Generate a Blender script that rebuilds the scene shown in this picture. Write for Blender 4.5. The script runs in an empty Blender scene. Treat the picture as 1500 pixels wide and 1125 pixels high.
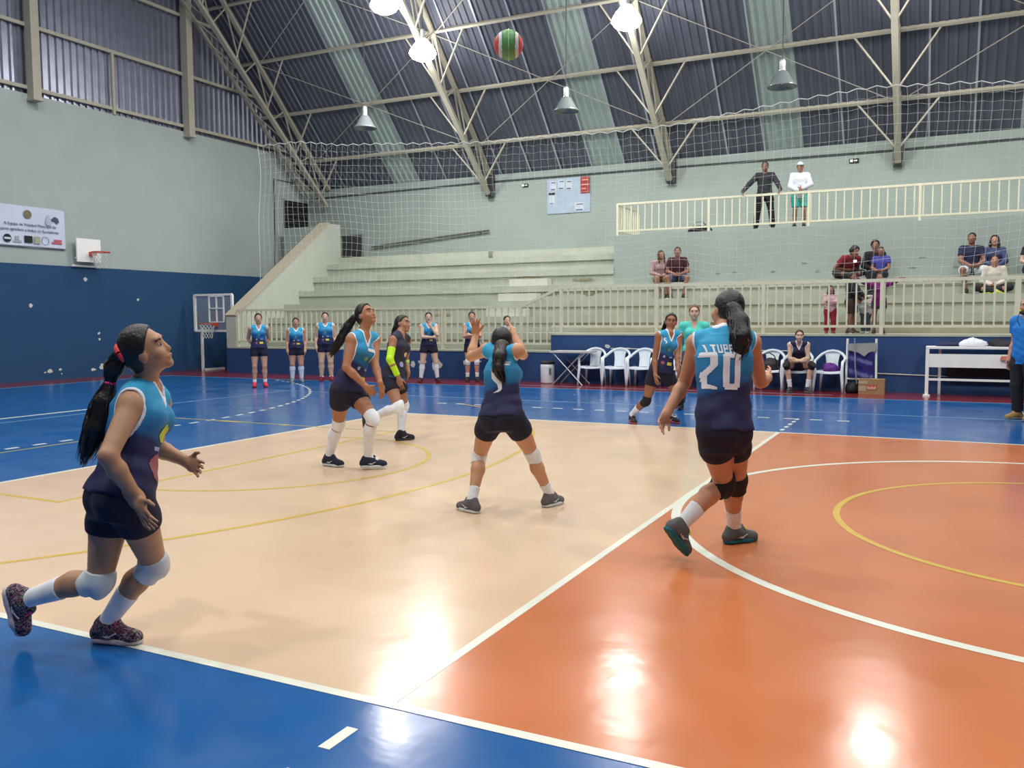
import bpy, math, random
import numpy as np
from mathutils import Vector, Matrix
from mathutils.bvhtree import BVHTree
random.seed(4); rng = np.random.default_rng(4)
scn = bpy.context.scene
col = scn.collection

# ------------------------------------------------------------------ camera, world, exposure
cam_d = bpy.data.cameras.new('camera'); cam = bpy.data.objects.new('camera', cam_d); col.objects.link(cam)
YAW, PITCH, ROLL = -0.461151153, -0.0752862683, -0.0056957
cy_, sy_, cp_, sp_ = math.cos(YAW), math.sin(YAW), math.cos(PITCH), math.sin(PITCH)
fwd = Vector((sy_*cp_, cy_*cp_, sp_)); rgt = Vector((cy_, -sy_, 0)); upv = rgt.cross(fwd)
cr, sr = math.cos(ROLL), math.sin(ROLL)
R_, U_ = cr*rgt + sr*upv, -sr*rgt + cr*upv
mw = Matrix((R_, U_, -fwd)).transposed().to_4x4(); mw.translation = Vector((-1.074, -2.7343, 1.5124))
cam.matrix_world = mw
cam_d.sensor_width = 36.0; cam_d.lens = 1277.765/1500*36; cam_d.clip_end = 200
scn.camera = cam
world = bpy.data.worlds.new('night'); scn.world = world; world.use_nodes = True
bg = world.node_tree.nodes['Background']; bg.inputs[0].default_value = (0.80, 0.90, 1.0, 1); bg.inputs[1].default_value = 0.12
scn.view_settings.view_transform = 'Standard'; scn.view_settings.look = 'None'
scn.view_settings.gamma = 1; scn.view_settings.use_curve_mapping = False
scn.view_settings.exposure = 0.0
scn.cycles.use_denoising = True
scn.cycles.max_bounces = 6; scn.cycles.diffuse_bounces = 3; scn.cycles.glossy_bounces = 3
scn.cycles.transparent_max_bounces = 12
LAMP_W = 500.0

# ------------------------------------------------------------------ helpers
def lin(c):
    return tuple((x/255/12.92 if x/255 <= .04045 else ((x/255+.055)/1.055)**2.4) for x in c[:3]) + (1.0,)
MATS = {}
def M(name, rgb, rough=.6, var=.08, scale=6.0, metal=0.0, bump=0.0, spec=.5, emit=None, alpha=None, attr=False, coat=0):
    if name in MATS: return MATS[name]
    m = bpy.data.materials.new(name); m.use_nodes = True; nt = m.node_tree; b = nt.nodes['Principled BSDF']
    b.inputs['Roughness'].default_value = rough; b.inputs['Metallic'].default_value = metal
    b.inputs['Specular IOR Level'].default_value = spec
    if coat: b.inputs['Coat Weight'].default_value = coat; b.inputs['Coat Roughness'].default_value = .1
    geo = nt.nodes.new('ShaderNodeNewGeometry')
    no = nt.nodes.new('ShaderNodeTexNoise'); no.inputs['Scale'].default_value = scale; no.inputs['Detail'].default_value = 5
    nt.links.new(geo.outputs['Position'], no.inputs['Vector'])
    mr = nt.nodes.new('ShaderNodeMapRange'); mr.inputs['From Min'].default_value = .25; mr.inputs['From Max'].default_value = .75
    mr.inputs['To Min'].default_value = 1-var; mr.inputs['To Max'].default_value = 1+var
    nt.links.new(no.outputs['Fac'], mr.inputs['Value'])
    hv = nt.nodes.new('ShaderNodeHueSaturation'); nt.links.new(mr.outputs[0], hv.inputs['Value'])
    if attr:
        at = nt.nodes.new('ShaderNodeAttribute'); at.attribute_name = 'Col'; nt.links.new(at.outputs['Color'], hv.inputs['Color'])
    else: hv.inputs['Color'].default_value = lin(rgb)
    nt.links.new(hv.outputs['Color'], b.inputs['Base Color'])
    if bump:
        bp = nt.nodes.new('ShaderNodeBump'); bp.inputs['Strength'].default_value = bump; bp.inputs['Distance'].default_value = .02
        nt.links.new(no.outputs['Fac'], bp.inputs['Height']); nt.links.new(bp.outputs[0], b.inputs['Normal'])
    if emit:
        b.inputs['Emission Color'].default_value = lin(rgb); b.inputs['Emission Strength'].default_value = emit
    if alpha is not None: b.inputs['Alpha'].default_value = alpha
    MATS[name] = m; return m

def tag(o, label=None, cat=None, group=None, kind=None):
    if label: o['label'] = label
    if cat: o['category'] = cat
    if group: o['group'] = group
    if kind: o['kind'] = kind
    return o
def empty(name, loc, label, cat, group=None, rz=0.0):
    o = bpy.data.objects.new(name, None); col.objects.link(o); o.location = loc; o.rotation_euler = (0, 0, rz); o.empty_display_size = .1
    return tag(o, label, cat, group)
def link(name, me, parent=None, world_space=True):
    o = bpy.data.objects.new(name, me); col.objects.link(o)
    if parent is not None:
        o.parent = parent
        if world_space:
            o.matrix_parent_inverse = PM(parent).inverted()
    return o
def PM(o):
    m = Matrix.Translation(o.location) @ o.rotation_euler.to_matrix().to_4x4()
    if o.parent is not None: m = PM(o.parent) @ o.matrix_parent_inverse @ m
    return m
def np_mesh(name, V, Fq, mat, smooth=False, colors=None):
    me = bpy.data.meshes.new(name)
    V = np.asarray(V, np.float32); Fq = np.asarray(Fq, np.int32)
    n = Fq.shape[1]
    me.vertices.add(len(V)); me.vertices.foreach_set('co', V.ravel())
    me.loops.add(Fq.size); me.loops.foreach_set('vertex_index', Fq.ravel())
    me.polygons.add(len(Fq)); me.polygons.foreach_set('loop_start', np.arange(0, Fq.size, n, dtype=np.int32))
    me.polygons.foreach_set('use_smooth', np.full(len(Fq), smooth, bool))
    if colors is not None:
        a = me.attributes.new('Col', 'FLOAT_COLOR', 'POINT'); a.data.foreach_set('color', np.asarray(colors, np.float32).ravel())
    me.update(calc_edges=True); me.validate(); me.materials.append(mat); return me
class MB:
    def __init__(s): s.v = []; s.f = []
    def add(s, V, Fs):
        o = len(s.v); s.v += [tuple(map(float, v)) for v in V]; s.f += [tuple(i+o for i in f) for f in Fs]; return s
    def box(s, lo, hi):
        x0, y0, z0 = lo; x1, y1, z1 = hi
        return s.add([(x0,y0,z0),(x1,y0,z0),(x1,y1,z0),(x0,y1,z0),(x0,y0,z1),(x1,y0,z1),(x1,y1,z1),(x0,y1,z1)],
              [(0,3,2,1),(4,5,6,7),(0,1,5,4),(1,2,6,5),(2,3,7,6),(3,0,4,7)])
    def beam(s, p, q, w, h, up=(0,0,1)):
        p, q = Vector(p), Vector(q); d = (q-p).normalized(); u = Vector(up)
        if abs(d.dot(u)) > .98: u = Vector((0, 1, 0))
        a = d.cross(u).normalized()*w/2; b = a.cross(d).normalized()*h/2
        V = [p-a-b, p+a-b, p+a+b, p-a+b, q-a-b, q+a-b, q+a+b, q-a+b]
        return s.add(V, [(0,3,2,1),(4,5,6,7),(0,1,5,4),(1,2,6,5),(2,3,7,6),(3,0,4,7)])
    def tube(s, pts, r, n=6, caps=True, flat=1.0):
        pts = [Vector(p) for p in pts]; N = len(pts); rs = r if hasattr(r, '__len__') else [r]*N
        V = []; ref = None
        for i, p in enumerate(pts):
            d = (pts[min(i+1, N-1)]-pts[max(i-1, 0)]).normalized()
            if ref is None:
                ref = Vector((0, 0, 1)) if abs(d.z) < .9 else Vector((1, 0, 0))
            a = d.cross(ref).normalized(); b = a.cross(d).normalized(); ref = b
            V += [p + (a*math.cos(2*math.pi*k/n)*flat + b*math.sin(2*math.pi*k/n))*rs[i] for k in range(n)]
        Fs = [(i*n+k, i*n+(k+1) % n, (i+1)*n+(k+1) % n, (i+1)*n+k) for i in range(N-1) for k in range(n)]
        if caps: Fs += [tuple(range(n-1, -1, -1)), tuple((N-1)*n+k for k in range(n))]
        return s.add(V, Fs)
    def lathe(s, prof, c, n=20, axis='z'):
        V = []; c = Vector(c)
        for r, z in prof:
            for k in range(n):
                a = 2*math.pi*k/n; v = Vector((r*math.cos(a), r*math.sin(a), z))
                if axis == 'y': v = Vector((v.x, v.z, v.y))
                if axis == 'x': v = Vector((v.z, v.x, v.y))
                V.append(c+v)
        m = len(prof)
        return s.add(V, [(i*n+k, i*n+(k+1) % n, (i+1)*n+(k+1) % n, (i+1)*n+k) for i in range(m-1) for k in range(n)])
    def prism(s, poly, off):   # planar polygon extruded by off
        n = len(poly); off = Vector(off); P = [Vector(p) for p in poly]
        return s.add(P+[p+off for p in P], [tuple(range(n-1, -1, -1)), tuple(range(n, 2*n))]+[(k, (k+1) % n, n+(k+1) % n, n+k) for k in range(n)])
    def mesh(s, name, mat, smooth=False):
        me = bpy.data.meshes.new(name); me.from_pydata(s.v, [], s.f); me.materials.append(mat)
        if smooth: me.polygons.foreach_set('use_smooth', np.ones(len(me.polygons), bool))
        me.update(); return me
    def build(s, name, mat, parent=None, smooth=False): return link(name, s.mesh(name, mat, smooth), parent)
def text_mesh(txt, size, mat, origin, right, up, extrude=.002, align='CENTER'):
    cu = bpy.data.curves.new('t', 'FONT'); cu.body = txt; cu.size = size; cu.align_x = align; cu.extrude = extrude; cu.resolution_u = 2
    o = bpy.data.objects.new('t', cu); col.objects.link(o)
    dg = bpy.context.evaluated_depsgraph_get(); me = bpy.data.meshes.new_from_object(o.evaluated_get(dg))
    bpy.data.objects.remove(o); bpy.data.curves.remove(cu)
    r, u = Vector(right).normalized(), Vector(up).normalized(); m = Matrix((r, u, r.cross(u))).transposed().to_4x4(); m.translation = Vector(origin)
    me.transform(m); me.materials.clear(); me.materials.append(mat); return me

# ------------------------------------------------------------------ materials
def floor_mat(name, rgb, rough=.2, var=.05, dirt=.10):
    m = M(name, rgb, rough, var, .9); nt = m.node_tree; b = nt.nodes['Principled BSDF']
    geo = nt.nodes.new('ShaderNodeNewGeometry')
    n2 = nt.nodes.new('ShaderNodeTexNoise'); n2.inputs['Scale'].default_value = 1.7; n2.inputs['Detail'].default_value = 6
    nt.links.new(geo.outputs['Position'], n2.inputs['Vector'])
    mr = nt.nodes.new('ShaderNodeMapRange'); mr.inputs['From Min'].default_value = .3; mr.inputs['From Max'].default_value = .7
    mr.inputs['To Min'].default_value = rough-.06; mr.inputs['To Max'].default_value = rough+.05
    nt.links.new(n2.outputs['Fac'], mr.inputs['Value']); nt.links.new(mr.outputs[0], b.inputs['Roughness'])
    n3 = nt.nodes.new('ShaderNodeTexNoise'); n3.inputs['Scale'].default_value = 5.0; n3.inputs['Detail'].default_value = 3
    nt.links.new(geo.outputs['Position'], n3.inputs['Vector'])
    bp = nt.nodes.new('ShaderNodeBump'); bp.inputs['Strength'].default_value = .16; bp.inputs['Distance'].default_value = .01
    nt.links.new(n3.outputs['Fac'], bp.inputs['Height']); nt.links.new(bp.outputs[0], b.inputs['Normal'])
    return m
f_blue = floor_mat('floor_blue_epoxy', (24, 90, 156), .19)
f_beige = floor_mat('floor_beige_epoxy', (219, 189, 159), .20, .09)
f_orange = floor_mat('floor_orange_epoxy', (198, 117, 73), .20, .09)
f_red = floor_mat('floor_red_epoxy', (120, 38, 44), .2)
l_white = floor_mat('line_white_paint', (226, 228, 214), .25, .03)
l_yellow = floor_mat('line_yellow_paint', (208, 174, 70), .25, .05)
l_faint = floor_mat('line_worn_white', (120, 150, 175), .25, .05)
l_faintyel = floor_mat('line_worn_yellow', (170, 160, 90), .25, .05)
m_plaster = M('grey_plaster', (147, 160, 154), .85, .05, 1.2, bump=.15)
m_beige_steel = M('cream_steel_paint', (172, 168, 152), .6, .06)
m_rail = M('cream_rail_paint', (214, 211, 186), .45, .05)
m_galv = M('galvanised_sheet', (150, 156, 172), .32, .12, 3, metal=.75)
m_roof = M('dark_roof_sheet', (82, 88, 102), .6, .10, 1.5)
m_seam_glint = M('roof_seam_glint', (170, 176, 190), .35, .08, metal=.4)  # pale tone paints the glint along the roof sheet overlaps
m_sky = M('translucent_roof_sheet', (150, 166, 164), .5, .06)
m_conc = M('painted_concrete', (172, 178, 164), .85, .10, 2.2, bump=.25)
m_concd = M('stained_concrete', (170, 170, 148), .9, .16, 3.5, bump=.3)
m_white = M('white_paint', (238, 240, 238), .5, .03)
m_black = M('black_matte', (18, 18, 20), .7, .05)
m_chip = M('chipped_plaster', (200, 202, 196), .9, .1, 20)
m_plastic = M('white_plastic', (222, 232, 240), .35, .02)
m_orange = M('orange_rim', (200, 72, 40), .45, .05)
m_cord = M('white_cord', (206, 210, 204), .8, .03)
m_wire = M('dark_wire', (66, 70, 70), .6, .03)
m_glass = M('clear_glass', (235, 240, 240), .08, 0, alpha=.12)

# ------------------------------------------------------------------ floor
fl = MB().box((-21.6, -14, -.2), (12, 22.3, 0)).build('floor', f_red); tag(fl, kind='structure')
def flat(poly, z, name, mat):
    return MB().prism([(x, y, 0) for x, y in poly][::-1], (0, 0, z)).build(name, mat, fl)
def rect(x0, y0, x1, y1, z, name, mat): return flat([(x0,y0),(x1,y0),(x1,y1),(x0,y1)], z, name, mat)
tag(rect(-20.05, -6, 12, 14.4, .001, 'painted_zone', f_blue), 'blue run-off area')
tag(rect(-9, 0, -3, 9, .002, 'painted_zone', f_beige), 'beige back court zone')
tag(rect(-3, 0, 3, 9, .002, 'painted_zone', f_orange), 'orange front court zone')
w = .05
LZ = [0]
def line(x0, y0, x1, y1, mat=l_white, z=.0032, name='court_line'):
    LZ[0] += 1; z += .00001*LZ[0]; return rect(min(x0,x1), min(y0,y1), max(x0,x1), max(y0,y1), z, name, mat)
line(-9, 0, 9, w); line(-9, 9-w, 9, 9); line(-9, 0, -9+w, 9); line(-3.025, 0, -2.975, 9)
def ring(cx, cy, r, wd, a0, a1, mat, z, name='court_arc', n=72):
    A = np.linspace(a0, a1, n); V = []
    for a in A: V += [(cx+(r-wd/2)*math.cos(a), cy+(r-wd/2)*math.sin(a), z), (cx+(r+wd/2)*math.cos(a), cy+(r+wd/2)*math.sin(a), z)]
    Fs = [(2*i, 2*i+1, 2*i+3, 2*i+2) for i in range(n-1)]
    return MB().add(V, Fs).build(name, mat, fl)
PI = math.pi
ring(0, 4.5, 2.99, .07, 0, 2*PI, l_white, .0036, 'court_circle', 128)
ring(0, 4.5, 1.80, .05, 0, 2*PI, l_yellow, .0034, 'court_circle', 96)
for i in range(5):
    line(-3.025, 9.2+.33*i, -2.975, 9.35+.33*i, name='dash'); line(-3.025, -.2-.33*i, -2.975, -.37-.33*i, name='dash')
for i in range(19): line(-9.2+.375*i, 10.60, -9.03+.375*i, 10.66, name='dash')
line(-14.0, 11.70, 12, 11.75, l_faint); line(-14.2, -3, -14.12, 8.2, l_white); line(-13.65, -3, -13.6, 11.7, l_faint)
line(-20.1, -6, -20.05, 14.45, l_faint); line(-20.05, 14.40, 12, 14.45, l_faint); line(-10.3, 15.0, -3, 15.03, l_faint)
line(-.04, 9.0, .04, 14.4, l_white, .0030)
A = 0
for y in np.arange(-2, 6.1, .36): line(-11.03, y, -10.97, y+.16, name='dash')
for k in range(36):
    a = .03+k*.04; p = Vector((-20+9.05*math.cos(a), 6+9.05*math.sin(a)))
    t = Vector((-math.sin(a), math.cos(a)))*.08; n_ = Vector((math.cos(a), math.sin(a)))*.03
    if p.y < 14.2: flat([tuple(p-t-n_), tuple(p-t+n_), tuple(p+t+n_), tuple(p+t-n_)], .0032, 'dash', l_white)
ring(-12.35, 4.5, 7.15, .05, -1.05, 1.05, l_yellow, .0030, 'court_arc', 80)
ring(-7.68, 4.5, 1.78, .05, -PI/2-.2, PI/2+.2, l_yellow, .0030, 'court_arc', 48)
line(-7.70, 2.0, -7.65, 7.0, l_yellow, .0028); line(-13.6, 2.0, -7.65, 2.05, l_yellow, .0028); line(-13.6, 6.95, -7.65, 7.0, l_faintyel, .0028)
line(-10.8, 6.93, -10.4, 7.02, l_yellow); line(-9.6, 6.93, -9.5, 7.02, l_yellow)
line(-10.80, 2.0, -10.76, 5.6, l_faintyel)

# ------------------------------------------------------------------ left wall
wl = MB().box((-21.9, -14, 0), (-21.6, 22.6, 7.12)).build('wall_left', m_plaster); tag(wl, kind='structure')
m_wl = M('grey_and_blue_wall', (176, 183, 170), .8, .05, 1.2, bump=.12); nt = m_wl.node_tree
geo = nt.nodes.new('ShaderNodeNewGeometry'); sx = nt.nodes.new('ShaderNodeSeparateXYZ'); nt.links.new(geo.outputs['Position'], sx.inputs[0])
gt = nt.nodes.new('ShaderNodeMath'); gt.operation = 'GREATER_THAN'; gt.inputs[1].default_value = 2.93; nt.links.new(sx.outputs['Z'], gt.inputs[0])
mx = nt.nodes.new('ShaderNodeMix'); mx.data_type = 'RGBA'; mx.inputs[6].default_value = lin((25, 68, 108)); mx.inputs[7].default_value = lin((162, 174, 170))
nt.links.new(gt.outputs[0], mx.inputs[0]); hv = [n for n in nt.nodes if n.bl_idname == 'ShaderNodeHueSaturation'][0]; nt.links.new(mx.outputs[2], hv.inputs['Color'])
wl.data.materials[0] = m_wl
m_dado = M('blue_wall_paint', (33, 68, 118), .6, .06, 1.5, bump=.1)
def chip(c, nrm_axis, sx_, sz_, parent):   # a flake of missing paint
    n = 9; P = []
    for k in range(n):
        a = 2*PI*k/n; r = random.uniform(.55, 1.1); u, v = sx_*r*math.cos(a), sz_*r*math.sin(a)
        P.append((c[0], c[1]+u, c[2]+v) if nrm_axis == 'x' else (c[0]+u, c[1], c[2]+v))
    MB().prism(P, (.004, 0, 0) if nrm_axis == 'x' else (0, -.004, 0)).build('paint_chip', m_chip, parent)
for y, z, a, b in [(11.98,.24,.10,.06),(12.27,.26,.06,.035),(13.26,.2,.08,.05),(13.54,.28,.11,.1),(11.54,1.89,.06,.06),(14.79,2.1,.05,.05),(13.12,2.61,.07,.07),(13.47,1.17,.05,.05),(13.49,1.01,.04,.04),(11.85,.2,.04,.02),(12.31,.14,.03,.02)]:
    chip((-21.6, y, z), 'x', a, b, wl)
# upper cladding: one corrugated sheet per metre
def corrugated(w, pitch, depth):
    pts = []; x = 0
    while x < w-1e-6:
        pts += [(x, 0), (x+pitch*.42, 0), (x+pitch*.56, depth), (x+pitch*.86, depth)]; x += pitch
    return pts+[(w, 0)]
prof = corrugated(1.05, .21, .05)
def clad_mesh(y_span, z0, z1):
    V = []; 
    for (u, d) in prof: V += [(-d*-1, u, z0), (-d*-1, u, z1)]
    return V, [(2*i, 2*i+2, 2*i+3, 2*i+1) for i in range(len(prof)-1)]
V, Fs = clad_mesh(0, 0, 7.2); me_clad = MB().add([(x, y, z) for x, y, z in V], Fs).mesh('cladding_sheet', m_galv)
for i in range(24):
    o = bpy.data.objects.new('cladding_sheet', me_clad); col.objects.link(o); o.parent = wl; o.location = (-21.74+.006*(i % 2), 22.5-1.04*(i+1), 7.13)
for z in (7.28, 8.8, 10.5, 12.2): MB().beam((-21.62, -2, z), (-21.62, 22.4, z), .07, .09).build('girt', m_beige_steel, wl)
for y in (6.8, 11.82, 16.78): 
    m = MB().box((-21.6, y-.11, 7.0), (-21.36, y+.11, 14.3)); m.box((-21.62, y-.14, 6.95), (-21.32, y+.14, 7.0)); m.build('column', m_beige_steel, wl)
MB().box((-21.62, 14.18, 7.12), (-21.55, 14.26, 8.8)).build('mullion', m_beige_steel, wl)
# pipe on the wall, louvred opening in the corner
MB().tube([(-21.56, 20.45, 3.2), (-21.56, 20.5, 6.25), (-21.56, 21.55, 6.25), (-21.56, 21.6, 7.0)], .02, 6).build('conduit_pipe', m_wire, wl)
wn = MB().box((-21.64, 21.0, 4.35), (-21.585, 22.25, 5.62)).build('window_1', m_black); tag(wn, kind='structure')
for k in range(9): MB().beam((-21.56, 21.02, 4.45+.135*k), (-21.56, 22.23, 4.45+.135*k), .05, .02).build('louvre_slat', M('louvre_grey', (70, 74, 76), .5), wn)
MB().box((-21.62, 20.9, 4.28), (-21.55, 22.3, 4.35)).box((-21.62, 20.93, 4.35), (-21.55, 21.0, 5.66)).build('window_frame', M('frame_grey', (120, 126, 122)), wn)
# ------------------------------------------------------------------ back wall
wb = MB().box((-21.9, 22.3, 0), (12, 22.6, 6.07)).build('wall_back', m_plaster); tag(wb, kind='structure')
MB().tube([(-21.2, 22.25, 5.78), (-14.2, 22.25, 5.86), (-8.0, 22.25, 5.84), (-2.4, 22.25, 5.80), (6, 22.25, 5.9)], .018, 6).build('conduit_pipe', m_wire, wb)
MB().tube([(-18.8, 22.2, 3.98), (-14.25, 22.2, 4.32)], .035, 6).build('handrail_pipe', M('rusty_rail', (88, 88, 78)), wb)
for x in (-18.4, -16.5, -14.6): 
    z = 3.98+(x+18.8)*.0747; MB().tube([(x, 22.2, z), (x, 22.31, z-.05)], .02, 5).build('bracket', m_wire, wb)
w2 = MB().box((-20.1, 22.27, 3.5), (-19.27, 22.32, 4.40)).build('window_2', M('dark_opening', (52, 58, 58), .8)); tag(w2, kind='structure')
MB().box((-20.15, 22.25, 4.40), (-19.2, 22.30, 4.45)).box((-19.27, 22.25, 3.5), (-19.21, 22.30, 4.40)).build('window_frame', M('frame_grey', (120, 126, 122)), w2)
# ------------------------------------------------------------------ roof
def roof_z(y):
    if y >= 14: return 6.15+1.02*(22.3-y)
    if y >= 4.5: return 14.62+(14-y)*(2.4/9.5)
    return roof_z(9-y)
ce = MB()
ce.add([(-22, 14, roof_z(14)), (12, 14, roof_z(14)), (12, 4.5, roof_z(4.5)), (-22, 4.5, roof_z(4.5)), (12, -5, roof_z(-5)), (-22, -5, roof_z(-5)), (12, -13.6, roof_z(-13.6)), (-22, -13.6, roof_z(-13.6))],
       [(0,3,2,1), (3,5,4,2), (5,7,6,4)])
ce = ce.build('ceiling', m_roof); tag(ce, kind='structure')
rp = corrugated(1.02, .204, .035)
ya, yb = 22.75, 14.0
dn = Vector((0, 1.02, 1)).normalized()
def roof_sheet_mesh(name, mat):
    V = []
    for (u, d) in rp: V += [Vector((u, ya, roof_z(ya))) - dn*d, Vector((u, yb, roof_z(yb))) - dn*d]
    return MB().add(V, [(2*i, 2*i+1, 2*i+3, 2*i+2) for i in range(len(rp)-1)]).mesh(name, mat)
me_rs, me_sk = roof_sheet_mesh('roof_sheet', m_roof), roof_sheet_mesh('skylight_sheet', m_sky)
me_seam = MB().beam(Vector((0, ya, roof_z(ya)))-dn*.045, Vector((0, yb, roof_z(yb)))-dn*.045, .05, .012, up=dn).mesh('sheet_seam', m_seam_glint)
sky_x = (-17.4, -10.35, -4.75, 1.3, 7.3)
for i in range(33):
    x0 = -22.0+1.02*i; sk = any(abs(x0+.51-s) < .51 for s in sky_x)
    o = bpy.data.objects.new('skylight_sheet' if sk else 'roof_sheet', me_sk if sk else me_rs); col.objects.link(o); o.parent = ce; o.location = (x0, 0, -.004*(i % 2))
    if random.random() < .75:
        o = bpy.data.objects.new('sheet_seam', me_seam); col.objects.link(o); o.parent = ce; o.location = (x0, 0, 0)
# purlins
PY = [21.45, 20.17, 18.86, 17.55, 16.25, 14.95]
def up_z(y): return roof_z(y)-.16
def low_z(y): return 5.5+.92*(22-y)
for y in PY: MB().beam((-21.9, y, up_z(y)+.05), (12, y, up_z(y)+.05), .07, .12, up=dn).build('purlin', m_beige_steel, ce)
for y in (12, 9, 6, 3, 0, -3): MB().beam((-21.9, y, roof_z(y)-.1), (12, y, roof_z(y)-.1), .07, .12).build('purlin', m_beige_steel, ce)
XT = [-20.6, -14.2, -8.3, -2.3, 3.7, 9.7]
for a, b in zip(XT[:-1], XT[1:]):
    for (y0, y1) in ((21.45, 18.86), (18.86, 16.25)):
        for (s, e) in ((a, b), (b, a)):
            MB().tube([(s, y0, up_z(y0)-.03), (e, y1, up_z(y1)-.03)], .012, 5).build('bracing_rod', m_beige_steel, ce)
# trusses
ordn = ['pale steel roof truss against the left end wall', 'pale steel roof truss second from the left, behind the flying ball side lamp', 'pale steel roof truss right of the ball, under the brightest lamp', 'pale steel roof truss at the right, above the standing spectators', 'pale steel roof truss beyond the right picture edge', 'farthest right pale steel roof truss outside the picture']
for i, x in enumerate(XT):
    t = empty('roof_truss', (x, 22.0, 5.5), ordn[i], 'truss', 'roof trusses')
    MB().beam((x, 22.05, low_z(22.05)), (x, 14.0, low_z(14.0)), .15, .10).build('lower_chord', m_beige_steel, t)
    MB().beam((x, 22.2, up_z(22.2)-.05), (x, 14.0, up_z(14.0)-.05), .13, .09).build('upper_chord', m_beige_steel, t)
    if i:
        MB().box((x-.13, 22.12, 5.38), (x+.13, 22.3, 6.05)).build('base_plate', m_wire, t)
    ys = np.arange(21.9, 14.4, -.62); me = None
    for k in range(len(ys)-1):
        ya_, yb_ = ys[k], ys[k+1]
        for sd in ((-.06, .06) if i else (-.06,)):
            if k % 2 == 0: MB().beam((x+sd, ya_, low_z(ya_)), (x+sd, yb_, up_z(yb_)), .035, .035).build('lattice_bar', m_beige_steel, t)
            else: MB().beam((x+sd, ya_, up_z(ya_)), (x+sd, yb_, low_z(yb_)), .035, .035).build('lattice_bar', m_beige_steel, t)
    for y in PY[:-1]:
        for sd in ((-1, 1) if i else (1,)):
            MB().beam((x+sd*.06, y+.25, low_z(y+.25)), (x+sd*.95, y, up_z(y)+.02), .04, .04).build('knee_brace', m_beige_steel, t)
    if i == 0:   # extra side lattice of the end truss
        MB().beam((x-.75, 22.05, low_z(22.05)+.3), (x-.75, 14.0, low_z(14)+.3), .09, .08).build('lower_chord', m_beige_steel, t)
        for k in range(len(ys)-1):
            MB().beam((x, ys[k], low_z(ys[k])), (x-.75, ys[k+1], low_z(ys[k+1])+.3), .035, .035).build('lattice_bar', m_beige_steel, t)

# ------------------------------------------------------------------ bleachers
bl = empty('concrete_bleachers', (-9, 16.1, 0), 'grey painted concrete bleachers with stepped seating behind cream railings', 'bleachers')
def bx(name, lo, hi, mat, parent=bl): return MB().box(lo, hi).build(name, mat, parent)
FY = 16.1
bx('front_wall', (-19.55, FY, 0), (-9.4, FY+.3, .70), m_dado); bx('front_wall', (-9.4, FY, 0), (12, FY+.3, 1.11), m_dado)
bx('wall_coping', (-19.55, FY-.015, .70), (-9.4, FY+.3, .74), m_conc); bx('wall_coping', (-9.4, FY-.015, 1.11), (12, FY+.3, 1.15), m_conc)
bx('walkway', (-19.2, FY+.3, .4), (-9.4, 16.8, .735), m_concd); bx('walkway', (-9.4, FY+.3, .8), (12, 17.5, 1.148), m_concd)
SY = [16.8, 17.5, 18.2, 18.9, 19.6, 20.3, 20.9]; SZ = [.74, 1.15, 1.56, 1.97, 2.39, 2.85, 3.29, 3.55]
for k in range(7):
    x1 = -9.4 if k == 0 else -9.1
    ye = (SY[k+1]+.06 if k < 6 else 22.3)
    if k == 6:
        bx('bleacher_step', (-19.25, SY[k], SZ[k]-.2), (-13.6, ye, SZ[k+1]), m_conc); bx('bleacher_step', (-13.42, SY[k], SZ[k]-.2), (x1, ye, SZ[k+1]-.02), m_conc)
        bx('bleacher_step', (-13.6, SY[k]+.25, SZ[k]-.2), (-13.42, ye, SZ[k+1]-.03), m_concd)
    else: bx('bleacher_step', (-19.25, SY[k], SZ[k]-.15), (x1, ye, SZ[k+1]), m_conc)
    # the tread's overhanging edge
    if k < 6: bx('step_edge', (-19.25, SY[k]-.06, SZ[k+1]-.17), (x1, SY[k]+.02, SZ[k+1]), m_conc)
for k in (1, 2, 3):
    bx('bleacher_step', (-9.1, SY[k], SZ[k]-.15), (12, SY[k+1]+.06 if k < 3 else 19.7, SZ[k+1]), m_concd if k == 1 else m_conc)
    bx('step_edge', (-9.1, SY[k]-.06, SZ[k+1]-.17), (12, SY[k]+.02, SZ[k+1]), m_conc)
for y, z in ((19.6, 2.39), (18.9, 1.97), (18.2, 1.56)): bx('aisle_block', (-12.07, y-.33, z), (-10.92, y, z+.21), M('pale_block', (198, 202, 190), .85, .06))
bx('gallery_wall', (-9.1, 19.6, 2.2), (12, 19.8, 3.70), m_plaster); bx('gallery_floor', (-9.1, 19.8, 3.5), (12, 22.3, 3.66), m_conc); bx('gallery_wall', (-9.1, 19.8, 2.6), (-8.95, 22.3, 3.70), m_plaster)
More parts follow.
